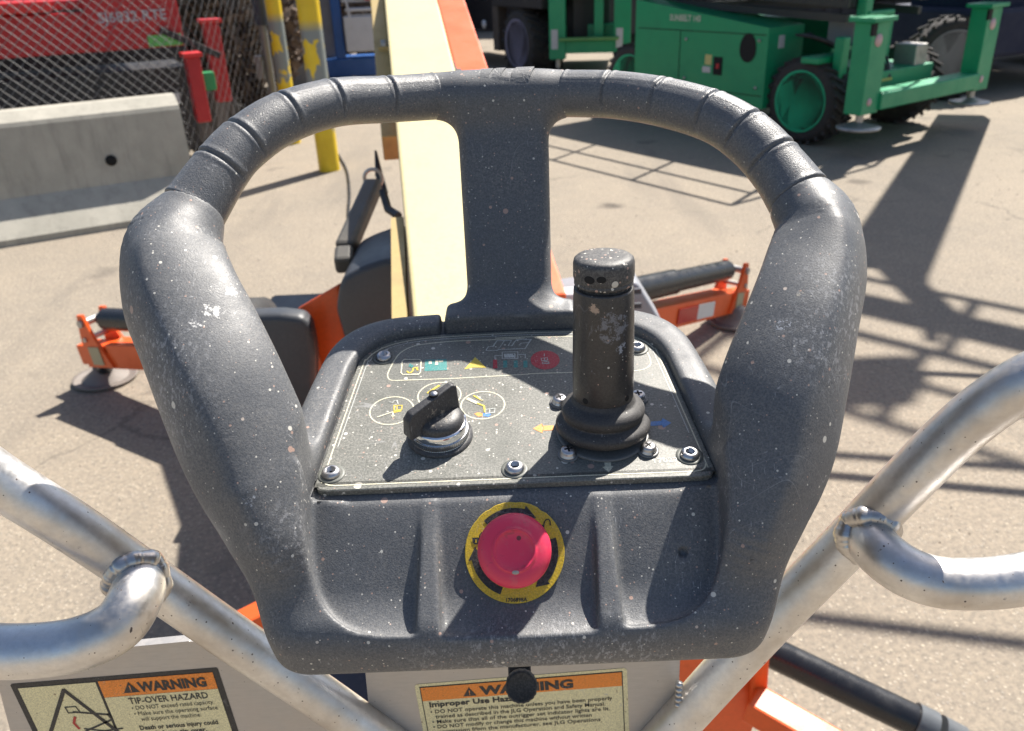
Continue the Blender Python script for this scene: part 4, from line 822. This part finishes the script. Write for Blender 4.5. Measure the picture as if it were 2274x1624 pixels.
prof = [(0, 0), (0, .05), (.27, .29), (.33, .79), (.345, .82), (.47, .885), (.50, .89), (.62, .885), (.66, .86), (.72, .29), (.98, .05), (.98, 0)]
g = G(); g.prism([P1+nB*a+np.array([0, 0, z]) for a, z in prof], (0, 0, 0), (PZ-P1))
bar_ = thing('concrete_barrier', 'weathered concrete road barrier with a round lifting hole in front of the fence', 'barrier', P1)
g.build('barrier_body', M_CONC, bar_)
hp = pl(247, 357, P1+nB*.268+np.array([0, 0, .29]), nB+np.array([0, 0, -.12])); g = G(); g.lathe([(.045, -.02), (.040, .008), (.0001, .009)], hp, np.array([dB, np.cross(-nB, dB), -nB]), 24); g.build('lifting_hole', flat('hole_dark', (.004, .004, .004), .9), bar_)

# chain link fence along the back of the barrier
M_GALV = paint('galvanised', (.22, .22, .22), .45, .4, (.14, .12, .10), 8, metal=.5)
FZ = .02; FC = P1+nB*1.15+dB*.15; FE = atZ(622, 312); F0 = FC-dB*5.0; fz = 2.3
fen = thing('chain_link_fence', 'grey chain link fence behind the concrete barrier', 'fence', FE)
def run(Fa, Fb, wr, sp):
    Ln = np.linalg.norm(Fb-Fa); d = (Fb-Fa)/Ln; nn = np.array([-d[1], d[0], 0]); g = G()
    for k in range(int((Ln+fz)/sp)):
        for sg in (1, -1):
            pa = ((k*sp-fz, 0.) if sg == 1 else (k*sp, 0.)); dx = sg*fz
            ta, tb = (0-pa[0])/dx, (Ln-pa[0])/dx; t0 = max(0, min(ta, tb)); t1 = min(1, max(ta, tb))
            if t1 <= t0: continue
            A_ = Fa+d*(pa[0]+dx*t0)+np.array([0, 0, fz*t0+FZ]); B_ = Fa+d*(pa[0]+dx*t1)+np.array([0, 0, fz*t1+FZ]); o_ = nn*.003*sg
            g.tube([A_+o_, B_+o_], wr, 4, caps=False)
    g.build('mesh', M_GALV, fen, kind='stuff')
run(F0, FC, .0026, .085); run(FC, FE, .0018, .14)
for k, p in enumerate((FE, FC-dB*4.2)):
    g = G(); r_ = .045 if k == 0 else .03; g.tube([p, p+np.array([0, 0, fz+.1])], r_, 16); po = g.build('post', M_GALV, fen)
    if k == 0:
        g = G(); g.tube([p+np.array([0, 0, 1.22]), p+np.array([0, 0, 2.2])], .075, 16); g.build('dark_wrap', paint('wrap_plastic', (.035, .045, .065), .5), po)
        g = G(); g.box(p+np.array([-.08, -.06, .8]), (.04, .04, .12), None, .01); g.build('latch', M_GALV, po)
for a_, b_2 in ((F0, FC), (FC, FE)): g = G(); g.tube([a_+np.array([0, 0, fz]), b_2+np.array([0, 0, fz])], .022, 12); g.build('top_rail', M_GALV, fen)

# yellow posts
m_, t_, b_ = mat('chipped_yellow'); g_ = NG(t_); n1 = g_.noise(5, 4, .6); z_ = g_.xyz()[2]
chip = g_.math('MULTIPLY', g_.ramp(g_.noise(4.5, 4, .55, g_.mapped((1, 1, .6))), .49, .51), g_.math('MULTIPLY', g_.ramp(z_, .34, .42), g_.ramp(z_, 1.35, 1.25)))
col = g_.mix(g_.ramp(n1, .3, .7), (.62, .42, .01), (.74, .53, .02)); col = g_.mix(chip, col, (.20, .22, .21)); t_.links.new(col, b_.inputs['Base Color']); b_.inputs['Roughness'].default_value = .45; M_YP = m_
def bollard(x, y, hw, label):
    P = atZ(x, y); r_ = hw*((P-CAM)@FW)/FPX; b = thing('bollard', label, 'post', P, group='yellow guard posts'); g = G(); g.lathe([(r_, 0), (r_, 1.75), (r_*.9, 1.82), (r_*.5, 1.87), (.0001, 1.89)], P, None, 28); g.build('post', M_YP, b)
bollard(732, 378, 23, 'thick yellow steel post with chipped paint left of the cream boom'); bollard(652, 318, 16, 'thinner yellow steel post beside the fence end post')

# cabinets
def boxthing(name, label, cat, c, h, rz, m__, bev=.01, part='body', group=None):
    t = thing(name, label, cat, (c[0], c[1], 0), (0, 0, rz), group); g = G(); g.box((0, 0, c[2]), h, None, bev); g.build(part, m__, t, world=False); return t
M_CAB = paint('cabinet_grey', (.22, .21, .205), .5, .35, (.12, .10, .09), 4); M_CAB2 = paint('cabinet_slate', (.17, .175, .20), .5, .3, (.09, .085, .08), 4)
p = atZ(652, 205); cb = boxthing('utility_cabinet', 'beige grey utility cabinet standing between the two yellow posts', 'cabinet', (p[0], p[1]+.2, 1.2), (.21, .18, 1.2), .1, M_CAB)
g = G(); g.lathe([(.03, 0), (.03, .02), (.0001, .02)], (.0, -.185, 1.5), np.array([(1, 0, 0), (0, 0, 1), (0, -1, 0)]), 16); g.build('lock', M_DARK, cb, world=False)
p = atZ(728, 190); cb = boxthing('utility_cabinet', 'taller slate grey utility cabinet right of the thick yellow post', 'cabinet', (p[0], p[1]+.2, 1.3), (.19, .2, 1.3), .05, M_CAB2)
g = G(); g.box((-.12, -.21, 1.55), (.035, .01, .10), None, .004); g.build('handle', M_GALV, cb, world=False)
# blue machine
M_BLUE = paint('blue_paint', (.01, .085, .30), .4, .25, (.02, .04, .10), 5); M_WHT = paint('white_panel', (.52, .52, .54), .4, .25, (.2, .19, .18), 5)
p = atZ(803, 188); bm_ = thing('blue_pressure_washer', 'blue trailer machine with white tanks between the cabinets and the boom', 'machine', (p[0], p[1]+.2, 0), (0, 0, .05))
for nm, c, h, m__ in (('frame', (-.2, 0, .28), (.85, .3, .14), M_BLUE), ('side_panel', (-.28, -.22, .9), (.075, .05, .9), M_BLUE), ('tank', (.08, -.2, .78), (.24, .22, .26), M_WHT), ('control_panel', (.12, -.1, 1.45), (.30, .20, .22), M_WHT), ('opening', (.16, -.315, 1.42), (.14, .02, .15), M_DARK), ('red_valve', (.24, -.345, 1.40), (.05, .02, .15), paint('red_valve', (.5, .02, .03), .4)), ('shelf', (.1, -.3, 1.13), (.22, .12, .025), M_WHT)):
    g = G(); g.box(c, h, None, .02); g.build(nm, m__, bm_, world=False)
g = G(); g.tube(catmull([(-.3, -.4, 1.7), (-.2, -.45, 1.5), (-.1, -.42, 1.3), (-.05, -.4, 1.0)], 6), .02, 8); g.build('hose', M_WHT, bm_, world=False)

# generic wheel
M_TYRE = paint('dusty_tyre', (.035, .033, .033), .85, .5, (.11, .095, .085), 12, bump=.4)
def wheel(par, c, axis, R_, W_, rim, name='wheel', lugs=26):
    ax = np.array(axis, float); ax /= np.linalg.norm(ax); up = np.array([0, 0, 1.]); x = np.cross(up, ax); x /= np.linalg.norm(x); M_ = np.array([x, np.cross(ax, x), ax]); c = np.array(c, float)
    g = G(); pr = [(R_*.68, -W_/2), (R_*.84, -W_*.52), (R_*.93, -W_*.45), (R_*.955, -W_*.3), (R_*.955, W_*.3), (R_*.93, W_*.45), (R_*.84, W_*.52), (R_*.68, W_/2)]; g.lathe(pr, c, M_, 40)
    for k in range(lugs):
        for s_ in (-1, 1):
            a = 2*pi*(k+.5*(s_ > 0))/lugs; d = M_.T@np.array([cos(a), sin(a), 0]); t = M_.T@np.array([-sin(a), cos(a), 0]); ld = ax*s_*.85+t*.53; ld /= np.linalg.norm(ld); p = c+d*R_*.965+ax*s_*W_*.26
            g.box(p, (W_*.26, R_*.035, R_*.045), [ld, np.cross(d, ld), d])
    w_ = g.build(name, M_TYRE, par, world=False)
    g = G(); g.lathe([(R_*.67, W_*.50), (R_*.715, W_*.53), (R_*.70, W_*.46), (R_*.64, W_*.42), (R_*.60, W_*.26), (R_*.47, W_*.22), (R_*.24, W_*.26), (R_*.20, W_*.34), (R_*.12, W_*.38), (.0001, W_*.38)], c, M_, 36); g.lathe([(R_*.57, -W_*.50), (R_*.60, -W_*.51), (R_*.50, -W_*.3), (R_*.46, -W_*.12), (.0001, -W_*.12)], c, M_, 36)
    g.build('rim', rim, w_, world=False)
    g = G()
    for k in range(8): a = 2*pi*k/8; g.lathe([(R_*.03, 0), (R_*.03, R_*.04), (.0001, R_*.045)], c+M_.T@np.array([cos(a)*R_*.32, sin(a)*R_*.32, W_*.24]), M_, 6)
    g.build('wheel_nuts', M_BARE, w_, world=False); return w_
# green scissor lift
M_RIMG = paint('green_rim', (.015, .46, .22), .6, .2, (.05, .12, .07), 5)
M_GRN = paint('green_paint', (.006, .29, .125), .40, .2, (.02, .07, .04), 4); M_GRN2 = paint('green_paint_worn', (.010, .25, .115), .42, .3, (.03, .07, .05), 6)
def blk(g, par, nm, m__, c, h, bev=.012, M_=None): q = G(); q.box(c, h, M_, bev); return q.build(nm, m__, par, world=False)
gl = thing('scissor_lift', 'bright green rough terrain scissor lift with outriggers at the right', 'scissor lift', (3.2, 7.8, 0), (0, 0, radians(34.8)), 'green scissor lifts')
bx = [(.10, 1.12, .30), (.10, 3.0, .48), (.10, 3.0, 1.30), (.10, 1.12, 1.07)]
g = G(); P = [(x, y, z) for x, y, z in bx]; g.prism(P, (0, 0, 0), (.55, 0, 0)); body_ = g.build('engine_box', M_GRN, gl, world=False)
blk(None, gl, 'chassis', M_GRN2, (1.05, 1.9, .55), (.50, 1.7, .13)); blk(None, gl, 'step_beam', M_GRN, (.55, .62, .80), (.45, .10, .03))
blk(None, gl, 'engine_box', M_GRN2, (1.75, 2.2, .75), (.27, .85, .3))
def sidebox(par, y0, z0, y1, z1, m__, nm, off=.004): q = G(); q.box((.10-off/2, (y0+y1)/2, (z0+z1)/2), (off/2+.001, abs(y1-y0)/2, abs(z1-z0)/2)); return q.build(nm, m__, par, world=False)
q = G(); pts = [(1.36+.105*cos(a), .86+.125*sin(a)*(1.25 if sin(a) > 0 else 1)) for a in np.linspace(0, 2*pi, 20, endpoint=False)]
q.prism([(.094, 1.30+1.0*(y-1.30), z) for y, z in pts], (0, 0, 0), (.01, 0, 0)); q.build('port_hole', M_DARK, body_, world=False)
sidebox(body_, 1.80, .585, 1.68, .765, M_DARK, 'socket_recess', .006); sidebox(body_, 1.755, .65, 1.72, .70, flat('red_switch', (.5, .02, .03)), 'switch', .012); sidebox(body_, 1.92, .68, 1.83, .78, flat('sticker_yellow', (.55, .50, .2)), 'sticker'); sidebox(body_, 1.95, .60, 1.84, .66, M_WHT, 'sticker', .005)
vs, fs = text_mesh('SUNBELT 143', .085, Matrix(((0, 0, -1, .094), (-1, 0, 0, 2.46), (0, 1, 0, 1.10), (0, 0, 0, 1))), bold=.003, sx=.9); q = G(); q.add(vs, fs); q.build('lettering', flat('pale_lettering', (.45, .52, .42)), body_, fix=False, world=False)
q = G(); q.box((.30, 1.115, .93), (.04, .006, .06)); q.build('sticker', M_WHT, body_, world=False)
for y, x, sd_ in ((.72, .32, -1), (3.15, .32, -1), (.72, 1.85, 1), (3.15, 1.85, 1)): wheel(gl, (x, y, .41), (sd_, 0, 0), .41, .32, M_RIMG)
for x in (.08, 2.0):
    lg_ = blk(None, gl, 'outrigger_leg', M_GRN, (x, 0, .78), (.13, .09, .39), .01)
    blk(None, lg_, 'leg_cap', M_GRN, (x, 0, 1.19), (.17, .13, .018), .004)
    q = G(); q.tube([(x, 0, .4), (x, 0, .29)], .035, 12); q.lathe([(.0, 0), (.19, 0), (.20, .02), (.14, .03), (.05, .06), (.0001, .07)], (x, 0, .25), None, 32); q.build('foot_pad', M_BARE, lg_, world=False)
    q = G(); q.lathe([(.055, 0), (.055, .003), (.0001, .003)], (x-.02, -.092, 1.02), np.array([(1, 0, 0), (0, 0, 1), (0, -1, 0)]), 20); q.lathe([(.035, 0), (.035, .003), (.0001, .003)], (x-.03, -.092, .5), np.array([(1, 0, 0), (0, 0, 1), (0, -1, 0)]), 16); q.build('sticker', flat('pink_sticker%d' % int(x), (.55, .38, .38)), lg_, world=False)
    blk(None, lg_, 'slot', M_DARK, (x-.1+.0, -.085, 1.11), (.035, .012, .05), .003)
blk(None, gl, 'cross_beam', M_GRN, (1.04, -.02, .49), (.84, .10, .075)); 
for x, z0, z1 in ((.62, .56, 1.55), (1.0, .56, 1.20), (.34, .56, 1.0)): blk(None, gl, 'upright', M_GRN, (x, .45, (z0+z1)/2), (.055, .05, (z1-z0)/2))
for z in (.85, 1.18): blk(None, gl, 'ladder_rung', M_GRN, (.81, .42, z), (.2, .04, .025))
blk(None, gl, 'valve_block', M_BARE, (.62, .30, .66), (.12, .05, .04)); blk(None, gl, 'strap', flat('strap_yellow', (.6, .45, .12)), (.70, .22, .60), (.13, .03, .012), .003)
q = G()
for k in range(4):
    for x in (.45, 1.65):
        q.bar((x, .5, 1.15+k*.13), (x, 3.3, 1.28+k*.13), .06, .07); q.bar((x+.07, 3.3, 1.15+k*.13), (x+.07, .5, 1.28+k*.13), .06, .07)
q.build('scissor_arms', paint('arm_dark', (.03, .035, .035), .5), gl, world=False)
dk = blk(None, gl, 'deck', M_GRN2, (1.05, 2.05, 1.78), (.95, 1.65, .06), .01)
q = G()
for x in (.12, 1.98):
    for z in (2.35, 2.88): q.tube([(x, .35, z), (x, 3.7, z)], .021, 8)
    for y in np.linspace(.35, 3.7, 4): q.tube([(x, y, 1.8), (x, y, 2.88)], .021, 8)
for y in (.35, 3.7):
    for z in (2.35, 2.88): q.tube([(.12, y, z), (1.98, y, z)], .021, 8)
q.build('guard_rail', M_GRN, dk, world=False)
for z_ in (.42, 1.0): sidebox(body_, 1.14, z_, 2.95, z_+.008, M_DARK, 'panel_seam', .003)
sidebox(body_, 2.30, .42, 2.292, 1.0, M_DARK, 'panel_seam', .003)
for y_, z_ in ((1.22, .5), (1.22, .95), (2.2, .52), (2.2, .92)): q = G(); q.lathe([(.016, 0), (.016, .012), (.0001, .014)], (.094, y_, z_), np.array([(0, 1, 0), (0, 0, 1), (-1, 0, 0)]), 8); q.build('latch', M_BARE, body_, world=False)
for k in range(5): q = G(); q.tube(catmull([(.3+.05*k, .95, 1.0), (.35+.07*k, .6, .95-.03*k), (.55+.06*k, .3, .7+.03*k), (.8, .2, .62)], 5), .013, 6); q.build('hose', M_HOSE, gl, world=False)
blk(None, gl, 'cylinder_mount', M_BARE, (1.35, .35, .75), (.10, .12, .12)); blk(None, gl, 'grey_box', M_GREYP, (.95, .75, 1.0), (.22, .16, .12), .02)
# second green lift, farther back: end frame faces us
P2 = atZ(1222, 135); Q2 = atZ(1392, 132); ang = atan2(Q2[1]-P2[1], Q2[0]-P2[0]); wd2 = 2.05; P2 = P2*.83; P2[2] = 0
g2 = thing('scissor_lift', 'darker green scissor lift partly hidden farther back beside the dark truck', 'scissor lift', (P2[0], P2[1], 0), (0, 0, ang+.05), 'green scissor lifts')
W2 = (170/FPX)*((np.array(P2)-CAM)@FW)
for x in (0.12, W2-.1):
    lg_ = blk(None, g2, 'outrigger_leg', M_GRN, (x, 0, .95), (.125, .10, .62), .01); q = G(); q.tube([(x, 0, .4), (x, 0, .2)], .035, 12); q.lathe([(.0, 0), (.19, 0), (.20, .02), (.14, .03), (.0001, .07)], (x, 0, .12), None, 24); q.build('foot_pad', M_BARE, lg_, world=False)
    blk(None, lg_, 'sticker', M_WHT, (x-.04, -.104, .62), (.05, .004, .14), .001)
blk(None, g2, 'cross_beam', M_GRN, (W2/2, .02, .50), (W2/2-.1, .10, .09)); blk(None, g2, 'cross_beam', M_GRN, (W2/2, .02, 1.25), (W2/2-.1, .08, .07)); blk(None, g2, 'upright', M_GRN, (W2*.62, .06, .95), (.07, .06, .35))
blk(None, g2, 'step', paint('step_green', (.10, .28, .08), .4), (W2*.5, -.12, .62), (.45, .05, .025)); blk(None, g2, 'chassis', M_GRN2, (W2/2, 1.6, .6), (W2/2-.2, 1.4, .2)); blk(None, g2, 'deck', M_GRN2, (W2/2, 1.5, 2.0), (W2/2, 1.8, .08))
blk(None, g2, 'engine_box', paint('dark_box', (.02, .03, .03), .6), (W2/2, .7, 1.1), (W2/2-.3, .4, .45))
for x, sd_ in ((-.05, -1), (W2+.05, 1)): wheel(g2, (x, 1.1, .42), (sd_, 0, 0), .42, .3, M_GRN)

# dark truck between the boom and the green lift
pT = atZ(1160, 168); M_TRK = paint('truck_dark', (.018, .017, .020), .5, .4, (.05, .04, .04), 3); M_TRB = paint('truck_beam', (.085, .07, .06), .6, .4, (.04, .03, .03), 3)
tk = thing('telehandler', 'dark machine with a large grey rimmed tyre behind the orange beam', 'vehicle', (pT[0], pT[1]+.1, 0), (0, 0, radians(-62)))
wheel(tk, (.25, 0, .52), (0, -1, 0), .52, .44, paint('lilac_rim', (.24, .23, .33), .5), lugs=22)
wheel(tk, (-3.0, 0, .52), (0, -1, 0), .52, .44, bpy.data.materials['lilac_rim'], lugs=22)
blk(None, tk, 'chassis', M_TRK, (-1.4, 1.0, 1.35), (2.6, .75, .75)); blk(None, tk, 'fender', M_TRK, (.2, .3, 1.35), (.8, .5, .30)); blk(None, tk, 'cab', M_TRK, (-1.2, 1.0, 2.4), (1.0, .8, .6)); blk(None, tk, 'upright_beam', M_TRB, (-.62, -.05, 1.2), (.10, .09, .85))
q = G(); q.lathe([(.07, 0), (.07, .02), (.0001, .03)], (-1.0, -.15, .75), np.array([(1, 0, 0), (0, 0, 1), (0, -1, 0)]), 16); q.build('lamp', M_WHT, tk, world=False)

# blue boom lift with its mast raised above the picture, right of the green lift
bb = thing('telescopic_boom_lift', 'dark blue boom lift at the right edge behind the green lift', 'boom lift', (6.0, 10.4, 0), (0, 0, radians(25)))
M_NAVY = paint('navy_paint', (.003, .008, .035), .75, .3, (.02, .02, .03), 4)
blk(None, bb, 'chassis', M_NAVY, (1.35, 1.3, .72), (1.3, .9, .28), .05); blk(None, bb, 'turntable', M_NAVY, (.9, 1.2, 1.3), (.6, .6, .35), .05)
wheel(bb, (-.35, .55, .48), (-.55, -1, 0), .48, .32, paint('grey_rim', (.22, .22, .23), .5), lugs=22); wheel(bb, (2.4, .4, .5), (0, -1, 0), .5, .36, bpy.data.materials['grey_rim'], lugs=22); wheel(bb, (2.4, 2.3, .5), (0, 1, 0), .5, .36, bpy.data.materials['grey_rim'], lugs=22)
def bbw(p): return tuple(bb_inv @ Vector(p))
bb_inv = ORG[bb.name]
q = G(); q.bar((5.75, 10.35, 1.3), (4.95, 8.4, 5.55), .46, .5); q.bar((4.95, 8.42, 5.5), (5.25, 8.0, 6.3), .14, .14); q.build('boom', M_NAVY, bb)
q = G(); cx, cy, cz = 5.25, 7.9, 6.3; BA = -.75; BK = lambda a, b, z: (cx+a*cos(BA)-b*sin(BA), cy+a*sin(BA)+b*cos(BA), cz+z)
for z in (0, .5, 1.05):
    L_ = [BK(a, b, z) for a, b in ((-.9, -.4), (.9, -.4), (.9, .4), (-.9, .4))]; q.tube(L_, .035, 8, closed=True)
for x in (-.9, 0, .9):
    for y in (-.4, .4): q.tube([BK(x, y, 0), BK(x, y, 1.05)], .035, 8)
q.box((cx, cy, cz), (.9, .14, .03), [(cos(BA), sin(BA), 0), (-sin(BA), cos(BA), 0), (0, 0, 1)]); q.box(BK(-.2, -.3, .8), (.25, .12, .2)); q.build('basket', M_NAVY, bb)
q = G(); q.tube(catmull([(5.6, 9.9, 2.2), (5.3, 8.9, 3.9), (5.1, 8.2, 5.6), (5.2, 7.9, 6.6)], 8), .04, 8); q.build('hose', M_HOSE, bb)
# unseen platform added out of frame, shaped and placed for its rail shadows
b2 = thing('shadow_platform', 'unseen raised platform added beyond the right edge for its rail shadows', 'work platform', (3.75, 4.45, 0))
q = G(); cx, cy, cz = 3.75, 4.45, 2.5
for z in (0, 1.1): q.tube([(cx-1.6, cy-.2, cz+z), (cx+1.2, cy-.9, cz+z), (cx+1.4, cy+.1, cz+z), (cx-1.4, cy+.7, cz+z)], .024, 8, closed=True)
for a, b in ((-1.6, -.2), (1.2, -.9), (1.4, .1), (-1.4, .7)): q.tube([(cx+a, cy+b, cz), (cx+a, cy+b, cz+1.1)], .024, 8)
q.build('guard_rail', M_GALV, b2); q = G(); q.bar((cx+.5, cy, cz), (7.5, 5.0, .4), .08, .08); q.build('mast', M_GALV, b2)

# red scissor lift behind the fence
M_REDP = paint('red_paint', (.42, .012, .018), .4, .25, (.12, .01, .01), 4); M_REDB = paint('red_rail', (.60, .02, .02), .35, .15, (.2, .02, .02), 4)
YRD = 8.6; rc = atY(408, 100, YRD); zb = rc[2]; aR = atan2(dB[1], dB[0])-.02; rd_ = thing('scissor_lift', 'red scissor lift with pale lettering behind the chain link fence', 'scissor lift', (rc[0], rc[1], 0), (0, 0, aR))
def zAt(y, x=400): return atY(x, y, YRD)[2]
print('red', rc, zAt(50), zAt(15))
blk(None, rd_, 'side_panel', M_REDP, (-2.4, 0, zb+.17), (2.40, .05, .17)); dk_ = blk(None, rd_, 'deck_edge', M_REDB, (-2.9, -.06, zb+.40), (1.85, .10, .045)); blk(None, dk_, 'deck_edge', M_REDP, (-3.6, .02, zb+.30), (2.4, .04, .05)); blk(None, rd_, 'deck', M_REDP, (-2.4, .6, zb+.40), (2.3, .6, .04)); blk(None, rd_, 'chassis', M_TRK, (-2.3, .5, .55), (2.3, .40, .40))
e_ = blk(None, rd_, 'end_panel', M_REDP, (-.40, -.03, zb+.33), (.40, .06, .33)); blk(None, rd_, 'sticker', flat('green_sticker', (.12, .42, .10)), (-.17, -.10, zb+.06), (.15, .006, .05), .001); blk(None, rd_, 'sticker', M_WHT, (-.30, .08, .66), (.18, .01, .05), .001)
for s_, x, yy, z, sz in (('SJ6832 RTE', -.70, -.095, zb+.24, .125), ('SKYJACK', -2.72, -.055, zb+.20, .15), ('SKYJACK', -2.6, .095, .55, .13)):
    q = G(); q.add(*text_mesh(s_, sz, Matrix(((1, 0, 0, x), (0, 0, -1, yy), (0, 1, 0, z), (0, 0, 0, 1))), bold=.002)); q.build('lettering', flat('grey_lettering', (.38, .36, .40)) if sz == .125 else bpy.data.materials['grey_lettering'], rd_, fix=False, world=False)
def redleg(xpx, ytop, ybot, Y, hw):
    T_ = atY(xpx, ytop, Y); B_ = atY(xpx+(ybot-ytop)*.12, ybot, Y); M0 = ORG[rd_.name]; t = np.array(M0@Vector(T_)); h = (T_[2]-max(.1, B_[2]))/2
    l_ = blk(None, rd_, 'outrigger_leg', M_REDP, (t[0], t[1], T_[2]-h), (hw, .08, h)); blk(None, l_, 'leg_cap', M_REDB, (t[0], t[1], T_[2]+.015), (hw*1.35, .11, .018), .004)
redleg(424, 125, 270, 8.1, .062); redleg(465, 50, 225, 8.9, .075)
wheel(rd_, (.15, .55, .38), (.4, -1, 0), .38, .3, paint('dull_rim', (.16, .14, .13), .6)); wheel(rd_, (-3.6, .2, .38), (0, -1, 0), .38, .3, bpy.data.materials['dull_rim'])
t = np.array(ORG[rd_.name]@Vector(atY(462, 180, 8.2))); blk(None, rd_, 'battery_tray', paint('tray_green', (.02, .25, .08), .4), tuple(t), (.06, .06, .08))
blk(None, rd_, 'link', M_TRK, (.05, -.1, zb+.02), (.28, .03, .03), .005, [(cos(.5), 0, -sin(.5)), (0, 1, 0), (sin(.5), 0, cos(.5))])
# green machine farther behind
p = rc+nB*2.2; gm = thing('storage_container', 'dark green container behind the red scissor lift at top left', 'container', (p[0], p[1], 0), (0, 0, aR))
blk(None, gm, 'body', paint('dark_green', (.008, .09, .035), .5, .3), (-3.4, .8, zb+.75), (3.0, .8, .30)); blk(None, gm, 'corner_panel', paint('mid_green', (.012, .13, .07), .45), (.22, .5, zb+.70), (.34, .3, .26)); blk(None, gm, 'base', M_TRK, (-3.0, .8, .55), (3.4, .7, .55))

# dry brush by the fence corner: thousands of twigs and dead leaves
M_BR = paint('dry_brush', (.16, .115, .085), .8, .5, (.05, .04, .035), 3)
def bush(c, rx, ry, rz_, n, label, m__):
    o = thing('dry_shrub', label, 'shrub', (c[0], c[1], 0)); q = G(); r = np.random.default_rng(int(abs(c[0]*100)))
    for _ in range(n):
        d = r.normal(size=3); d /= np.linalg.norm(d); p = np.array(c)+d*np.array([rx, ry, rz_])*r.uniform(.35, 1)**.6; 
        if p[2] < .02: continue
        a = r.normal(size=3)*.05; b = r.normal(size=3)*.045; q.add([p-a, p+b, p+a, p-b*.6], [(0, 1, 2, 3)])
    q.build('foliage', m__, o, fix=False); q = G()
    for k in range(9): a = k*.7; q.tube([(c[0]+.1*cos(a), c[1]+.1*sin(a), 0), (c[0]+rx*.5*cos(a), c[1]+ry*.5*sin(a), c[2]), (c[0]+rx*.8*cos(a), c[1]+ry*.8*sin(a), c[2]+rz_*.7)], [.03, .02, .008], 6)
    q.build('stems', M_BR, o)
pb_ = rc+nB*2.3+dB*1.9
pb_ = atY(520, 120, 12.6)
bush((pb_[0], pb_[1], 1.0), 1.0, .6, 1.1, 5000, 'brown dry shrub behind the fence beside the end post', M_BR); bush((pb_[0]+1.4, pb_[1]+4.2, 1.2), 1.4, .8, 1.3, 4000, 'brown dry shrub behind the grey cabinets', M_BR)
# added backdrop: its dark brown stands in for the shaded far yard
wl = thing('dark_backdrop', 'dark ribbed backdrop added for the shaded background behind the machines', 'wall', (0, 24, 0))
q = G(); q.box((4, 24, 1.8), (26, .1, 1.8)); 
for x in np.arange(-21, 30, .45): q.box((x, 23.87, 1.8), (.09, .035, 1.78))
q.build('sheeting', paint('shaded_backdrop_brown', (.07, .055, .048), .7, .5, (.03, .025, .022), 1.2), wl)
mv = thing('parked_vehicle', 'dark blue vehicle body at the top right corner', 'vehicle', (9.6, 14.5, 0), (0, 0, .35)); blk(None, mv, 'body', M_NAVY, (0, 0, .75), (1.9, .8, .42), .1); wheel(mv, (-1.2, -.75, .36), (0, -1, 0), .36, .24, bpy.data.materials['grey_rim'])
